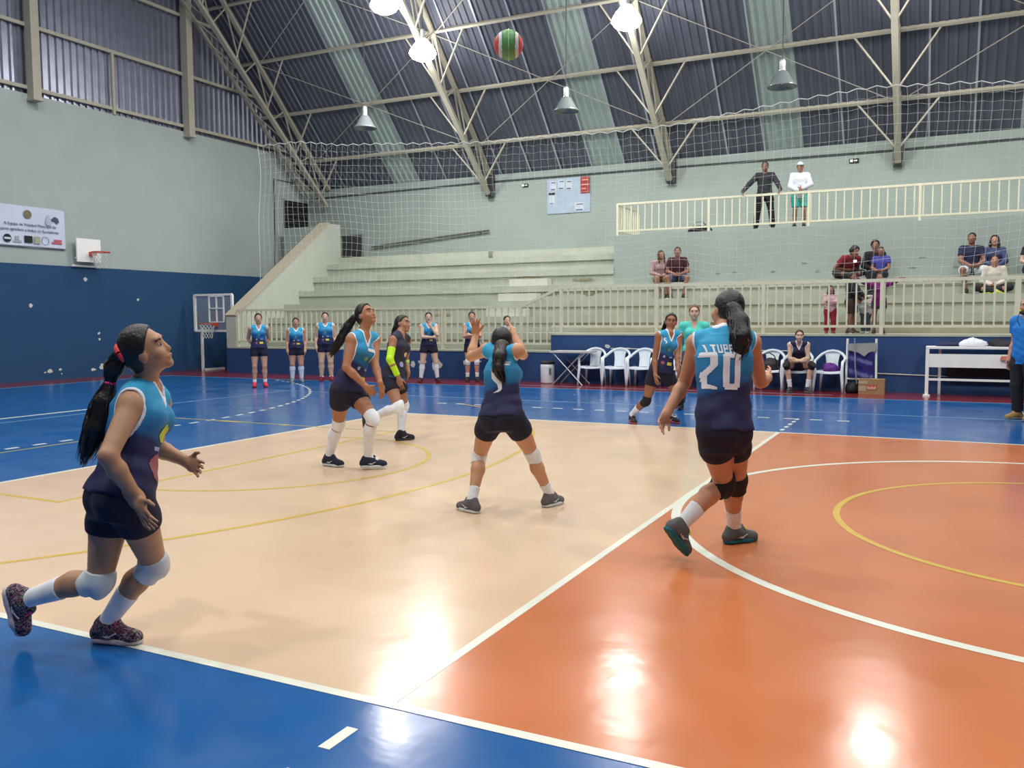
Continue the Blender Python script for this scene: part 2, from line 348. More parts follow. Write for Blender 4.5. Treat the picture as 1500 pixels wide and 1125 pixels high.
# stains on the risers
m_stain = M('flaking_stain', (140, 132, 104), .95, .2, 15)
for x, y, z, a, b in [(-11.6, 19.575, 2.62, .5, .05), (-11.2, 18.875, 2.22, .8, .09), (-12.0, 18.175, 1.82, .9, .09), (-10.6, 18.875, 2.18, .25, .05), (-9.5, 18.875, 2.2, .3, .1), (-13.6, 18.175, 1.62, .3, .05), (-10.0, 19.575, 2.55, .4, .04), (-12.9, 17.475, 1.45, .5, .04)]:
    n = 14; P = []
    for k in range(n):
        t = 2*PI*k/n; r = random.uniform(.5, 1.1); P.append((x+a*r*math.cos(t), y, z+b*r*math.sin(t)))
    MB().prism(P, (0, -.003, 0)).build('stain', m_stain, bl)
for x, z in [(-6.3, 2.62), (-5.9, 2.63), (-4.95, 2.62), (-3.9, 2.6), (-4.2, 2.8), (-1.8, 2.62), (-1.6, 2.85), (-.9, 2.62)]:
    chipm = [(x+random.uniform(.5, 1.1)*.09*math.cos(2*PI*k/8), 19.6, z+random.uniform(.5, 1.1)*.03*math.sin(2*PI*k/8)) for k in range(8)]
    MB().prism(chipm, (0, -.003, 0)).build('stain', M('grey_stain', (120, 124, 116), .95), bl)
for x, z, a, b in [(-12.55, .36, .22, .16), (-13.0, .42, .16, .05), (-13.25, .35, .10, .09), (-11.75, .42, .03, .06), (-11.4, .46, .05, .03), (-11.3, .46, .04, .02), (-9.6, .1, .04, .03), (-8.0, .86, .08, .05), (-7.5, .82, .08, .015)]:
    chip((x, FY, z), 'y', a, b, bl)
MB().tube([(-7.9, FY-.015, .81), (-5.2, FY-.015, .80), (-3.6, FY-.015, .80)], .012, 5).build('cable', m_cord, bl)
MB().tube([(-2.3, FY-.015, .37), (-1.0, FY-.015, .34)], .012, 5).build('cable', m_cord, bl)
# sloping side parapet
par = [(FY, 0), (FY, 1.62), (20.45, 4.62), (21.0, 4.64), (21.0, 2.5), (21.0, 0)]
MB().prism([(-19.58, y, z) for y, z in par], (.36, 0, 0)).build('side_parapet', M('parapet_plaster', (180, 186, 174), .85, .06, 1.5, bump=.15), bl)
MB().beam((-19.4, FY-.02, 1.63), (-19.4, 20.43, 4.65), .42, .05).build('parapet_coping', M('worn_coping', (176, 168, 148), .9, .1, 8), bl)
MB().prism([(-19.585, FY-.004, 0), (-19.215, FY-.004, 0), (-19.215, FY-.004, .72), (-19.585, FY-.004, .72)], (0, -.004, 0)).build('blue_dado', m_dado, bl)
bx('end_box', (-21.2, 20.5, 2.9), (-19.58, 20.7, 4.58), m_plaster)
# ------------------------------------------------------------------ railings
def baluster_mesh(h, w_=.032): return MB().box((-w_/2, -w_/2, 0), (w_/2, w_/2, h)).mesh('baluster', m_rail)
RY = FY+.06
lr = empty('railing', (-9.2, RY, .74), 'long cream railing along the bleacher front, stepping up at its middle', 'railing')
MB().beam((-19.22, RY, 1.78), (-10.21, RY, 1.78), .05, .06).build('top_rail', m_rail, lr); MB().beam((-10.21, RY, 1.78), (-9.18, RY, 2.22), .05, .06).build('top_rail', m_rail, lr)
MB().beam((-9.18, RY, 2.22), (11, RY, 2.22), .05, .065).build('top_rail', m_rail, lr)
MB().beam((-19.22, RY, .90), (-9.3, RY, .90), .05, .045).build('bottom_rail', m_rail, lr); MB().beam((-9.4, RY, 1.31), (11, RY, 1.31), .05, .05).build('bottom_rail', m_rail, lr)
for x in (-19.2, -16.9, -14.6, -12.4, -10.21): MB().box((x-.03, RY-.03, .74), (x+.03, RY+.03, 1.8)).build('post', m_rail, lr)
for x in (-9.16, -6.85, -4.53, -2.23, .13, 2.4, 4.7, 7.0): MB().box((x-.035, RY-.035, 1.15), (x+.035, RY+.035, 2.24)).build('post', m_rail, lr)
b88, b91 = baluster_mesh(.88), baluster_mesh(.90)
n = 51
for k in range(1, n):
    o = bpy.data.objects.new('baluster', b88); col.objects.link(o); o.parent = lr; o.location = (-19.2+9.0*k/n+9.2, 0, .90-.74)
for k in range(1, 6):
    x = -10.21+.172*k; MB().box((x-.016, RY-.016, .90), (x+.016, RY+.016, 1.78+.44*(x+10.21)/1.03)).build('baluster', m_rail, lr)
for k in range(1, 110):
    o = bpy.data.objects.new('baluster', b91); col.objects.link(o); o.parent = lr; o.location = (-9.16+.1744*k+9.2, 0, 1.31-.74)
ur = empty('railing', (-9.03, 19.68, 3.7), 'cream railing along the upper gallery edge under the two standing men', 'railing')
GY = 19.70
MB().beam((-9.05, GY, 4.53), (11, GY, 4.53), .05, .055).build('top_rail', m_rail, ur); MB().beam((-9.05, GY, 3.82), (11, GY, 3.82), .05, .045).build('bottom_rail', m_rail, ur)
for x in (-9.03, -6.58, -4.14, -1.69, .75, 3.2, 5.65, 8.1): MB().box((x-.03, GY-.03, 3.66), (x+.03, GY+.03, 4.54)).build('post', m_rail, ur)
b71 = baluster_mesh(.71, .03)
for k in range(1, 100):
    o = bpy.data.objects.new('baluster', b71); col.objects.link(o); o.parent = ur; o.location = (.19*k, .02, .12)
MB().beam((-9.03, GY, 4.53), (-9.03, 21.6, 4.53), .05, .05).build('top_rail', m_rail, ur); MB().beam((-9.03, GY, 3.82), (-9.03, 21.6, 3.82), .05, .045).build('bottom_rail', m_rail, ur)
for k in range(1, 12):
    o = bpy.data.objects.new('baluster', b71); col.objects.link(o); o.parent = ur; o.location = (0, .02+.165*k, .12)

# ------------------------------------------------------------------ safety net
def net_top(x):
    xs = [-17.6, -16.2, -14.8, -10.5, -7.5, -6.06, -4.4, -3.4, -2.4, -1.0, 0.0, 6.0]; zs = [6.1, 6.1, 5.87, 5.56, 5.5, 5.52, 5.66, 5.76, 5.83, 5.72, 5.6, 5.6]
    return float(np.interp(x, xs, zs))
NY = 15.3
nt_ = empty('safety_net', (-8, NY, 2.2), 'white knotted ball stop net hanging in front of the bleachers', 'net')
mb = MB(); sp = .172; nx = int(19.4/sp); X0 = -17.5; nz = 21
G = {}
for i in range(nx+1):
    for j in range(nz+1):
        x = X0+sp*i; zt = net_top(x); zb = 2.12+.10*math.sin(i*.13)+.05*math.sin(i*.5)
        t = j/nz; scal = .045*abs(math.sin(i*math.pi/2))*max(0, 1-j/4)
        z = zt+(zb-zt)*t - scal + .02*math.sin(i*.31+j*.4)*t
        G[i, j] = Vector((x+.03*math.sin(j*.5+i*.07), NY+.06*math.sin(i*.23+j*.3), z))
for i in range(nx+1): mb.tube([G[i, j] for j in range(nz+1)], .0024, 3, False)
for j in range(1, nz+1): mb.tube([G[i, j] for i in range(nx+1)], .0024, 3, False)
o = mb.build('netting', m_cord, nt_); o['kind'] = 'stuff'
MB().tube([G[i, 0]+Vector((0, 0, .008)) for i in range(nx+1)], .010, 5).build('top_rope', m_cord, nt_)
MB().tube([G[0, j] for j in range(nz+1)], .006, 5).build('edge_rope', m_cord, nt_)

# ------------------------------------------------------------------ lamps
m_bulb = M('lit_lamp_bowl', (255, 250, 245), emit=40.0); m_acr = M('acrylic_bowl', (120, 128, 130), .15, .05, metal=.3); m_cap = M('cast_cap', (205, 208, 210), .3, metal=.6)
m_dimb = M('unlit_bulb', (205, 210, 212), .2)
def lamp(x, y, z, lit, label, grp, pw=1.0):
    t = empty('pendant_lamp', (x, y, z), label, 'lamp', grp); zr = roof_z(y)-.1
    MB().tube([(x, y, z+.55), (x, y, zr)], .012, 5).build('cord', m_wire, t)
    MB().lathe([(0, .60), (.05, .59), (.07, .54), (.07, .36), (.10, .32), (0, .31)], (x, y, z), 14).build('cap', m_cap, t, True)
    pr = [(.10, .33), (.15, .28), (.27, .06), (.33, 0), (.335, -.03), (.32, -.03), (.315, 0), (.255, .06), (.14, .26), (.09, .31)]
    if lit:
        MB().lathe([(0, .34), (.12, .32), (.26, .16), (.36, 0), (.37, -.06), (.30, -.16), (.16, -.23), (0, -.25)], (x, y, z), 20).build('glowing_bowl', m_bulb, t, True)
        L = bpy.data.lights.new('lamp_light', 'SPOT'); L.energy = LAMP_W*pw; L.spot_size = math.radians(180); L.spot_blend = .75; L.shadow_soft_size = .40; L.color = (1.0, .985, .95)
        lo = bpy.data.objects.new('lamp_light', L); col.objects.link(lo); lo.parent = t; lo.location = (0, 0, -.62)
    else:
        MB().lathe(pr, (x, y, z), 18).build('shade', m_acr, t, True)
        MB().lathe([(0, .30), (.06, .26), (.09, .16), (.085, .08), (0, .03)], (x, y, z), 12).build('bulb', m_dimb, t, True)
for x, z, nm in ((-16.05, 6.95, 'leftmost'), (-9.85, 6.75, 'middle'), (-4.55, 6.72, 'rightmost')):
    lamp(x, 18.1, z, False, nm+' of the three unlit grey pendant lamps hanging above the net', 'unlit pendant lamps')
for nm, x, y, z in [('glowing white pendant lamp left of the flying ball', -14.03, 18.0, 8.75), ('glowing white pendant lamp right of the flying ball', -8.22, 18.0, 8.72), ('glowing pendant lamp of the back row just above the picture top', -2.3, 18.0, 8.9), ('glowing pendant lamp at the right end of the back row', 3.7, 18.0, 8.9)]:
    lamp(x, y, z, True, nm, 'lit pendant lamps')
lamp(-14.3, 16.6, 9.62, True, 'glowing pendant lamp at the top edge, upper left of the lamp beside the ball', 'lit pendant lamps')
for y, z, rown, pw in ((11.0, 12.4, 'far side', 1.6), (4.5, 13.2, 'ridge', 1.9), (-3.2, 12.0, 'near side', 1.9)):
    for x, cn in ((-14.2, 'leftmost'), (-8.3, 'second'), (-2.3, 'third'), (3.7, 'rightmost')): lamp(x, y, z, True, cn+' glowing pendant lamp of the '+rown+' row over the court, out of view', 'lit pendant lamps', pw)

# ------------------------------------------------------------------ banner on the left wall
bn = empty('banner', (-21.56, 11.2, 3.85), 'white sponsor banner with two lines of blue lettering and round emblem', 'banner')
m_ban = M('banner_vinyl', (198, 208, 226), .35, .03); m_ink = M('navy_ink', (52, 62, 110), .6)
V = []; Fs = []; Y0, Y1 = 9.85, 12.56
for i in range(13):
    y = Y0+(Y1-Y0)*i/12; wv = .012*math.sin(i*1.3); V += [(-21.57+wv, y, 3.36+.015*math.sin(i)), (-21.57-wv*.5, y, 4.35-.02*(i == 12))]
MB().add(V, [(2*i, 2*i+2, 2*i+3, 2*i+1) for i in range(12)]).add([(x-.02, y, z) for x, y, z in V], [(2*i+1, 2*i+3, 2*i+2, 2*i) for i in range(12)]).build('sheet', m_ban, bn)
MB().tube([(-21.55, Y0, 3.36), (-21.55, Y1, 3.36)], .018, 6).build('hem_rod', M('silver', (210, 214, 220), .25, metal=.7), bn)
bxp = -21.545
for txt, yc, z, sz in [('A Equipe de Voleibol Municipal de', 11.75, 3.86, .10), ('Itupeva agradece a todos os Apoiadores', 11.70, 3.73, .10)]:
    link('lettering', text_mesh(txt, sz, m_ink, (bxp, yc-.15, z), (0, 1, 0), (0, 0, 1)), bn)
def disc(y, z, r, m, nm='logo', sy=1.0): return MB().prism([(bxp, y+r*sy*math.cos(2*PI*k/20), z+r*math.sin(2*PI*k/20)) for k in range(20)], (.004, 0, 0)).build(nm, m, bn)
disc(11.53, 4.15, .105, M('bronze_ink', (122, 108, 84), .6), 'emblem')
disc(10.98, 3.53, .10, m_black); MB().box((bxp, 10.90, 3.50), (bxp+.006, 11.06, 3.55)).build('logo', m_ban, bn)
MB().box((bxp, 11.13, 3.44), (bxp+.004, 11.34, 3.49)).box((bxp, 11.18, 3.50), (bxp+.004, 11.28, 3.60)).build('logo', M('grey_ink', (158, 164, 172)), bn)
MB().box((bxp, 11.42, 3.45), (bxp+.004, 11.63, 3.62)).build('logo', m_black, bn); MB().box((bxp, 11.68, 3.44), (bxp+.004, 11.84, 3.62)).build('logo', M('khaki_ink', (160, 160, 140)), bn)
for k in range(24):
    a, b = 2*PI*k/24, 2*PI*(k+1)/24
    MB().beam((bxp, 11.98+.10*math.cos(a), 3.53+.10*math.sin(a)), (bxp, 11.98+.10*math.cos(b), 3.53+.10*math.sin(b)), .008, .008).build('logo', M('violet_ink', (96, 84, 120)), bn) if k % 1 == 0 else None
MB().box((bxp, 12.16, 3.47), (bxp+.004, 12.44, 3.52)).box((bxp, 12.22, 3.54), (bxp+.004, 12.44, 3.58)).build('logo', M('red_ink', (196, 84, 92)), bn)
# volleyball player silhouette print
MB().prism([(bxp, y, z) for y, z in [(12.00, 3.98), (12.04, 4.12), (12.09, 4.20), (12.12, 4.18), (12.13, 4.08), (12.19, 4.02), (12.15, 3.93), (12.06, 3.92)]], (.003, 0, 0)).build('print', M('pale_print', (172, 182, 200)), bn)
MB().prism([(bxp+.002, y, z) for y, z in [(12.16, 4.08), (12.26, 4.16), (12.36, 4.12), (12.38, 4.02), (12.30, 3.98), (12.26, 4.05), (12.18, 4.02)]], (.003, 0, 0)).build('print', M('dark_print', (70, 78, 92)), bn)

# ------------------------------------------------------------------ hoops
def hoop_parts(t, c, out, m_net=m_cord, r=.225, drop=.42):   # c: rim centre, out: unit vector away from board
    c = Vector(c); out = Vector(out)
    P = [c+Vector((r*math.cos(2*PI*k/24), r*math.sin(2*PI*k/24), 0)) for k in range(25)]
    MB().tube(P, .016, 6, False).build('rim', m_orange, t, True)
    s = c-out*r; side = Vector((0, 0, 1)).cross(out)
    MB().beam(s-out*.15+Vector((0, 0, -.03)), s+Vector((0, 0, -.03)), .13, .10).build('bracket', m_orange, t)
    mb = MB(); K = 12
    for lv in range(6):
        for k in range(K):
            def pt(l, kk):
                rr = r*(1-.42*(l/6)**.7); a = 2*PI*(kk+(l % 2)*.5)/K; return c+Vector((rr*math.cos(a), rr*math.sin(a), -drop*l/6))
            mb.tube([pt(lv, k), pt(lv+1, k)], .006, 4, False); mb.tube([pt(lv, k), pt(lv+1, k-1 if lv % 2 == 0 else k+1)], .006, 4, False)
    mb.build('net', m_net, t)
h1 = empty('basketball_hoop', (-21.5, 13.1, 3.3), 'small white square backboard with orange rim high on the left wall, over the paint line', 'hoop')
MB().box((-21.42, 12.74, 3.05), (-21.38, 13.46, 3.66)).build('backboard', m_white, h1)
for y in (12.85, 13.35): MB().beam((-21.59, y, 3.15), (-21.42, y, 3.2), .04, .04).build('arm', m_white, h1)
MB().tube([(-21.55, 12.7, 2.95), (-21.55, 13.5, 2.95)], .03, 6).build('lower_bar', m_white, h1)
hoop_parts(h1, (-21.0, 13.15, 3.30), (1, 0, 0))
h2 = empty('basketball_hoop', (-20.45, 16.5, 0), 'clear white framed backboard standing low beside the sloping parapet', 'hoop')
BY = 16.5
fr = MB(); xa, xb, za, zb = -21.2, -19.72, 1.19, 2.25
for (p, q) in [((xa, za), (xb, za)), ((xa, zb), (xb, zb)), ((xa, za), (xa, zb)), ((xb, za), (xb, zb))]: fr.beam((p[0], BY, p[1]), (q[0], BY, q[1]), .07, .06)
fr.build('frame', m_white, h2)
sq = MB()
for (p, q) in [((-20.62, 1.45), (-20.05, 1.45)), ((-20.62, 2.2), (-20.05, 2.2)), ((-20.62, 1.45), (-20.62, 2.2)), ((-20.05, 1.45), (-20.05, 2.2)), ((-20.33, 1.45), (-20.33, 2.2)), ((-20.62, 1.85), (-20.05, 1.85))]: sq.beam((p[0], BY-.01, p[1]), (q[0], BY-.01, q[1]), .04, .03)
sq.build('target_square', m_white, h2)
MB().box((xa, BY-.005, za), (xb, BY+.005, zb)).build('glass_board', m_glass, h2)
hoop_parts(h2, (-20.3, BY-.42, 1.40), (0, -1, 0))
for x in (-21.0, -19.9): MB().beam((x, BY+.05, 0), (x, BY+.05, 1.25), .06, .06).beam((x, BY+.05, .03), (x, BY+.9, .03), .06, .06).build('stand_leg', m_white, h2)

# ------------------------------------------------------------------ notice board, red poster, papers, signs on the back wall
nb = empty('notice_board', (-11.53, 22.28, 4.72), 'pale blue notice board with pinned sheets high on the back wall', 'board')
MB().box((-12.25, 22.27, 4.72), (-10.82, 22.30, 5.78)).build('panel', M('board_blue', (160, 178, 196), .7), nb)
for x, z, w_, h_ in [(-12.15, 5.42, .22, .30), (-11.88, 5.44, .22, .30), (-11.62, 5.42, .22, .30), (-12.18, 5.0, .2, .36), (-11.32, 4.76, .30, .26)]:
    MB().box((x, 22.262, z), (x+w_, 22.27, z+h_)).build('sheet', M('paper', (188, 198, 208), .8), nb)
    MB().box((x+.03, 22.259, z+.02), (x+w_-.05, 22.262, z+.05)).box((x+.05, 22.259, z+h_-.07), (x+w_-.03, 22.262, z+h_-.045)).build('print', m_ink, nb)
MB().box((-12.19, 22.259, 5.30), (-11.98, 22.262, 5.36)).build('print', m_black, nb)
rpst = empty('poster', (-10.98, 22.26, 5.28), 'red poster at the upper right corner of the notice board', 'poster')
MB().box((-11.13, 22.25, 5.28), (-10.83, 22.262, 5.78)).build('sheet', M('poster_red', (150, 48, 46), .6, .2, 14), rpst)
MB().box((-11.10, 22.247, 5.52), (-10.86, 22.25, 5.56)).box((-11.10, 22.247, 5.40), (-10.95, 22.25, 5.44)).box((-11.09, 22.247, 5.66), (-10.87, 22.25, 5.70)).build('print', M('poster_pink', (206, 140, 130)), rpst)
def arrow_sign(x, z, label, w_=.24, h_=.11):
    t = empty('direction_sign', (x, 22.27, z), label, 'sign')
    MB().box((x-w_/2, 22.26, z-h_/2), (x+w_/2, 22.30, z+h_/2)).build('plate', m_black, t)
    MB().box((x-.01, 22.255, z-.012), (x+.05, 22.26, z+.012)).prism([(x+.05, 22.255, z-.03), (x+.09, 22.255, z), (x+.05, 22.255, z+.03)], (0, .005, 0)).build('arrow', m_white, t)
    MB().box((x-.10, 22.255, z-.035), (x-.03, 22.26, z+.035)).build('symbol', m_white, t)
arrow_sign(-3.37, 5.61, 'small black sign with white arrow right of the standing men'); arrow_sign(-13.0, 5.66, 'small dark sign on the back wall left of the notice board', .2, .1)
bgm = empty('bag', (-6.9, 20.2, 3.66), 'black bag lying on the gallery behind the upper railing', 'bag')
MB().lathe([(0, 0), (.28, .02), (.33, .10), (.28, .18), (.12, .23), (0, .24)], (-6.9, 20.1, 3.66), 12).build('body', m_black, bgm, True)
MB().tube([(-7.1, 20.05, 3.84), (-7.0, 20.0, 3.98), (-6.8, 20.0, 3.98), (-6.7, 20.05, 3.84)], .012, 5).build('handle', m_black, bgm)

# ------------------------------------------------------------------ plastic chairs
def make_chair():
    t = empty('plastic_chair', (0, 0, 0), 'x', 'chair', 'white plastic chairs along the front wall')
    # front is -y, seat 0.43 high
    NX = 8; V = []; 
    for i in range(NX+1):
        u = -1+2*i/NX
        for j, (y, z) in enumerate([(-.24, .405), (-.235, .43), (-.1, .425), (.08, .415), (.2, .42)]):
            wdt = .235 if j < 2 else .225-.02*j
            V.append((u*wdt, y+(.02*u*u if j < 2 else 0), z-.015*(1-u*u)))
    Fq = [(i*5+j, (i+1)*5+j, (i+1)*5+j+1, i*5+j+1) for i in range(NX) for j in range(4)]
    V2 = [(x, y, z-.02) for x, y, z in V]; n = len(V)
    MB().add(V+V2, Fq+[tuple(n+k for k in f[::-1]) for f in Fq]).build('seat', m_plastic, t, True)
    # backrest: solid splat widening upwards plus arch hoop
    rows = [(.415, .12, .20), (.50, .115, .215), (.60, .115, .235), (.70, .13, .26), (.76, .15, .275), (.80, .13, .285), (.815, .06, .29)]
    V = []
    for z, hw, y in rows:
        for i in range(9):
            u = -1+2*i/8; V.append((u*hw, y-.05*u*u*(hw/.15), z))
    Fq = [(r*9+i, r*9+i+1, (r+1)*9+i+1, (r+1)*9+i) for r in range(len(rows)-1) for i in range(8)]
    V2 = [(x, y+.016, z) for x, y, z in V]; n = len(V)
    MB().add(V+V2, Fq+[tuple(n+k for k in f[::-1]) for f in Fq]).build('backrest', m_plastic, t, True)
    arch = [(-.265, -.21, .61), (-.275, -.10, .63), (-.27, .05, .655), (-.245, .15, .70), (-.19, .22, .755), (-.10, .265, .80), (0, .28, .815), (.10, .265, .80), (.19, .22, .755), (.245, .15, .70), (.27, .05, .655), (.275, -.10, .63), (.265, -.21, .61)]
    MB().tube(arch, [.028]*4+[.03]*5+[.028]*4, 8, flat=1.0).build('back_hoop', m_plastic, t, True)
    for s in (-1, 1):
        MB().tube([(s*.265, -.21, .62), (s*.262, -.225, .5), (s*.255, -.235, .40), (s*.27, -.25, .2), (s*.28, -.265, 0)], [.026, .027, .034, .029, .022], 8).build('leg', m_plastic, t, True)
        MB().tube([(s*.19, .17, .42), (s*.215, .22, .2), (s*.235, .255, 0)], [.032, .027, .021], 8).build('leg', m_plastic, t, True)
        MB().beam((s*.25, -.22, .41), (s*.2, .18, .41), .03, .04).build('seat_rail', m_plastic, t)
    return t
ch0 = make_chair(); first = True
def place_chair(x, y, rz, label):
    global first
    if first: r = ch0; first = False
    else:
        r = ch0.copy(); col.objects.link(r)
        for c in list(ch0.children):
            d = c.copy(); col.objects.link(d); d.parent = r
    r.location = (x, y, 0); r.rotation_euler = (0, 0, rz); r['label'] = label
CHY = 15.78
for x, rz, lb in [(-8.22, .1, 'white plastic armchair next to the folding table, first of the row'), (-7.64, .06, 'white plastic armchair, second of the row from the folding table'), (-7.06, .04, 'white plastic armchair, third of the row, left of the lunging player'),
                  (-6.48, .03, 'white plastic armchair hidden behind the lunging number 5 player'), (-5.9, .0, 'white plastic armchair behind the teal shirted woman'), (-5.15, 0, 'white plastic armchair behind the number 20 player'),
                  (-4.30, 0, 'white plastic armchair holding a dark sports bag'), (-3.75, -.02, 'white plastic armchair under the seated girl in dark jersey'), (-3.13, -.06, 'white plastic armchair with a purple cloth on its seat')]:
    place_chair(x, CHY, rz, lb)
# things on the chairs
def blob(name, label, cat, c, r, mat, seed, amp=.25, seg=14):
    rs = random.Random(seed); t = MB(); V = []; n = seg; m = 8
    ph = [(rs.uniform(1, 3), rs.uniform(1, 4), rs.uniform(0, 6)) for _ in range(5)]
    for i in range(m+1):
        th = PI*i/m
        for k in range(n):
            a = 2*PI*k/n; f = 1+amp*sum(math.sin(p*a+q*th+s) for p, q, s in ph)/5
            z = math.cos(th)*r[2]*f; z = max(z, -r[2]*.55)
            V.append((c[0]+r[0]*f*math.sin(th)*math.cos(a), c[1]+r[1]*f*math.sin(th)*math.sin(a), c[2]+r[2]*.55+z))
    t.add(V, [(i*n+k, (i+1)*n+k, (i+1)*n+(k+1) % n, i*n+(k+1) % n) for i in range(m) for k in range(n)])
    o = t.build(name, mat, None, True)
    if label: tag(o, label, cat)
    return o
blob('cloth', 'crumpled purple garment lying on the last chair of the row', 'clothing', (-3.12, 15.74, .41), (.17, .16, .10), M('purple_cloth', (92, 34, 130), .7, .1), 3, .5)
sb = empty('bag', (-4.30, 15.74, .43), 'dark sports bag on the chair right of the number 20 player', 'bag')
o = blob('bag_body', None, None, (-4.30, 15.76, .41), (.20, .15, .16), M('dark_bag', (34, 28, 36), .6), 5, .3); o.parent = sb; o.matrix_parent_inverse = PM(sb).inverted()
MB().tube([(-4.46, 15.66, .58), (-4.42, 15.6, .74), (-4.30, 15.58, .78), (-4.2, 15.6, .72), (-4.16, 15.66, .58)], .012, 5).build('strap', m_black, sb)
MB().tube([(-4.14, 15.62, .55), (-4.08, 15.54, .42), (-4.1, 15.52, .28)], .01, 5).build('strap', m_black, sb)

# ------------------------------------------------------------------ folding table, bin
ft = empty('folding_table', (-8.7, 15.7, 0), 'small folding table with crossed metal legs beside the bin', 'table')
MB().box((-9.14, 15.42, .725), (-8.2, 15.98, .765)).build('tabletop', M('table_grey', (196, 196, 190), .5), ft)
m_chrome = M('steel_tube', (176, 182, 186), .3, metal=.5)
for y in (15.47, 15.93):
    for a, b in ((-9.08, -8.36), (-8.36, -9.08)): MB().tube([(a, y, 0), (b, y, .725)], .014, 6).build('leg', m_chrome, ft)
bi = empty('bin', (-9.33, 15.72, 0), 'white round plastic bin with a dark lid, left of the folding table', 'bin')
MB().lathe([(0, .0), (.145, 0), (.16, .03), (.165, .38), (.16, .45), (0, .45)], (-9.33, 15.74, 0), 20).build('body', m_plastic, bi, True)
MB().lathe([(0, .45), (.165, .45), (.17, .47), (.16, .50), (.10, .52), (0, .525)], (-9.33, 15.74, 0), 20).build('lid', m_black, bi, True)
MB().box((-9.225, 15.59, .22), (-9.19, 15.62, .36)).build('sticker', M('grey_ink2', (96, 104, 116)), bi)
# ------------------------------------------------------------------ trolley with tarp, bag, box
ct = empty('trolley', (-2.55, 15.85, 0), 'upright white tube trolley covered with blue tarp, right of the chairs', 'trolley')
for x in (-2.82, -2.29): MB().tube([(x-.015*(1 if x < -2.5 else -1), 15.82, 0), (x, 15.82, 1.07)], .022, 8).build('post', m_white, ct)
MB().tube([(-2.82, 15.82, .27), (-2.29, 15.82, .27)], .02, 6).build('crossbar', m_white, ct)
MB().tube([(-2.82, 15.86, .93), (-2.29, 15.86, .93)], .015, 6).build('crossbar', m_white, ct)
MB().tube([(-2.68, 15.72, 1.08), (-2.66, 15.72, .5), (-2.60, 15.70, 0)], .013, 6).build('pole', m_chrome, ct)
V = []; nxx, nzz = 12, 14
for i in range(nxx+1):
    for j in range(nzz+1):
        u, v = i/nxx, j/nzz; V.append((-2.79+.45*u+.01*math.sin(v*9), 15.80-.02*math.sin(v*14+u*3)-.012*math.sin(u*11+v*4), .30+.60*v))
Fq = [(i*(nzz+1)+j, (i+1)*(nzz+1)+j, (i+1)*(nzz+1)+j+1, i*(nzz+1)+j+1) for i in range(nxx) for j in range(nzz)]; n = len(V)
MB().add(V+[(x, y+.05, z) for x, y, z in V], Fq+[tuple(n+k for k in f[::-1]) for f in Fq]).build('tarp', M('blue_tarp', (42, 42, 120), .28, .15, 9), ct, True)
MB().prism([(x, 15.765, z) for x, z in [(-2.81, .97), (-2.28, .99), (-2.27, .85), (-2.42, .80), (-2.5, .72), (-2.62, .80), (-2.80, .84)]], (0, .03, 0)).build('grey_cloth', M('grey_cloth', (150, 156, 154), .9), ct)
MB().prism([(x, 15.755, z) for x, z in [(-2.3, .96), (-2.25, .9), (-2.33, .8), (-2.36, .93)]], (0, .01, 0)).build('cloth_fold', M('grey_cloth', (150, 156, 154), .9), ct)
tag(blob('bag', None, None, (-2.70, 15.66, 0.0), (.15, .13, .14), m_black, 8, .2), 'black bag on the floor under the trolley, left of the carton', 'bag')
cb = empty('cardboard_box', (-2.33, 15.5, 0), 'brown cardboard carton with red print on the red floor edge', 'box')
m_card = M('cardboard', (156, 124, 88), .85, .08, 10)
MB().box((-2.57, 15.45, 0), (-2.10, 15.72, .29)).build('body', m_card, cb)
MB().box((-2.57, 15.444, .20), (-2.40, 15.451, .26)).box((-2.57, 15.444, .06), (-2.43, 15.451, .16)).build('tape', M('parcel_tape', (176, 160, 138), .4), cb)
MB().box((-2.42, 15.444, .09), (-2.24, 15.45, .185)).build('print', M('red_print', (176, 84, 76)), cb)
mp = MB()
for k in range(7): mp.box((-2.41+.023*k, 15.441, .11+.006*(k % 2)), (-2.395+.023*k, 15.445, .155-.008*(k % 3)))
mp.box((-2.41, 15.441, .10), (-2.26, 15.445, .108)).build('lettering', M('pink_print', (226, 186, 180)), cb)['kind'] = 'stuff'
MB().box((-2.57, 15.448, .283), (-2.10, 15.72, .293)).build('flap', m_card, cb)
# ------------------------------------------------------------------ long officials' table
tb = empty('scorer_table', (-.1, 15.7, 0), 'long white officials table with front panel at the right edge', 'table')
TX0, TX1, TF, TBk = -1.40, 1.9, 15.42, 16.02
MB().box((TX0, TF, .895), (TX1, TBk, .935)).build('tabletop', m_white, tb)
MB().box((TX0+.03, TF+.01, .55), (TX1-.03, TF+.03, .80)).build('front_panel', m_white, tb)
for x in (TX0+.03, TX1-.03): MB().box((x-.03, TF, .02), (x+.03, TF+.06, .9)).box((x-.06, TF-.03, 0), (x+.06, TF+.09, .03)).build('leg', m_white, tb)
for x in (TX0+.24, TX1-.24): MB().box((x-.025, TBk-.06, 0), (x+.025, TBk-.01, .9)).build('leg', m_white, tb)
MB().box((TX0, TF+.01, .30), (TX1, TF+.05, .34)).build('stretcher', m_white, tb)
MB().box((TX0+.35, TBk-.09, .35), (TX1-.3, TBk-.05, .75)).build('back_panel', M('dark_panel', (26, 28, 34), .7), tb)
tag(blob('shirt', None, None, (-.60, 15.7, .925), (.2, .15, .10), M('white_cloth', (222, 226, 232), .8), 21, .5, 18), 'crumpled white shirt on top of the officials table', 'clothing')
tag(blob('jacket', None, None, (-.98, 15.8, .925), (.26, .14, .07), M('navy_cloth', (24, 34, 76), .8), 22, .4, 16), 'dark blue jacket on the left end of the officials table', 'clothing')
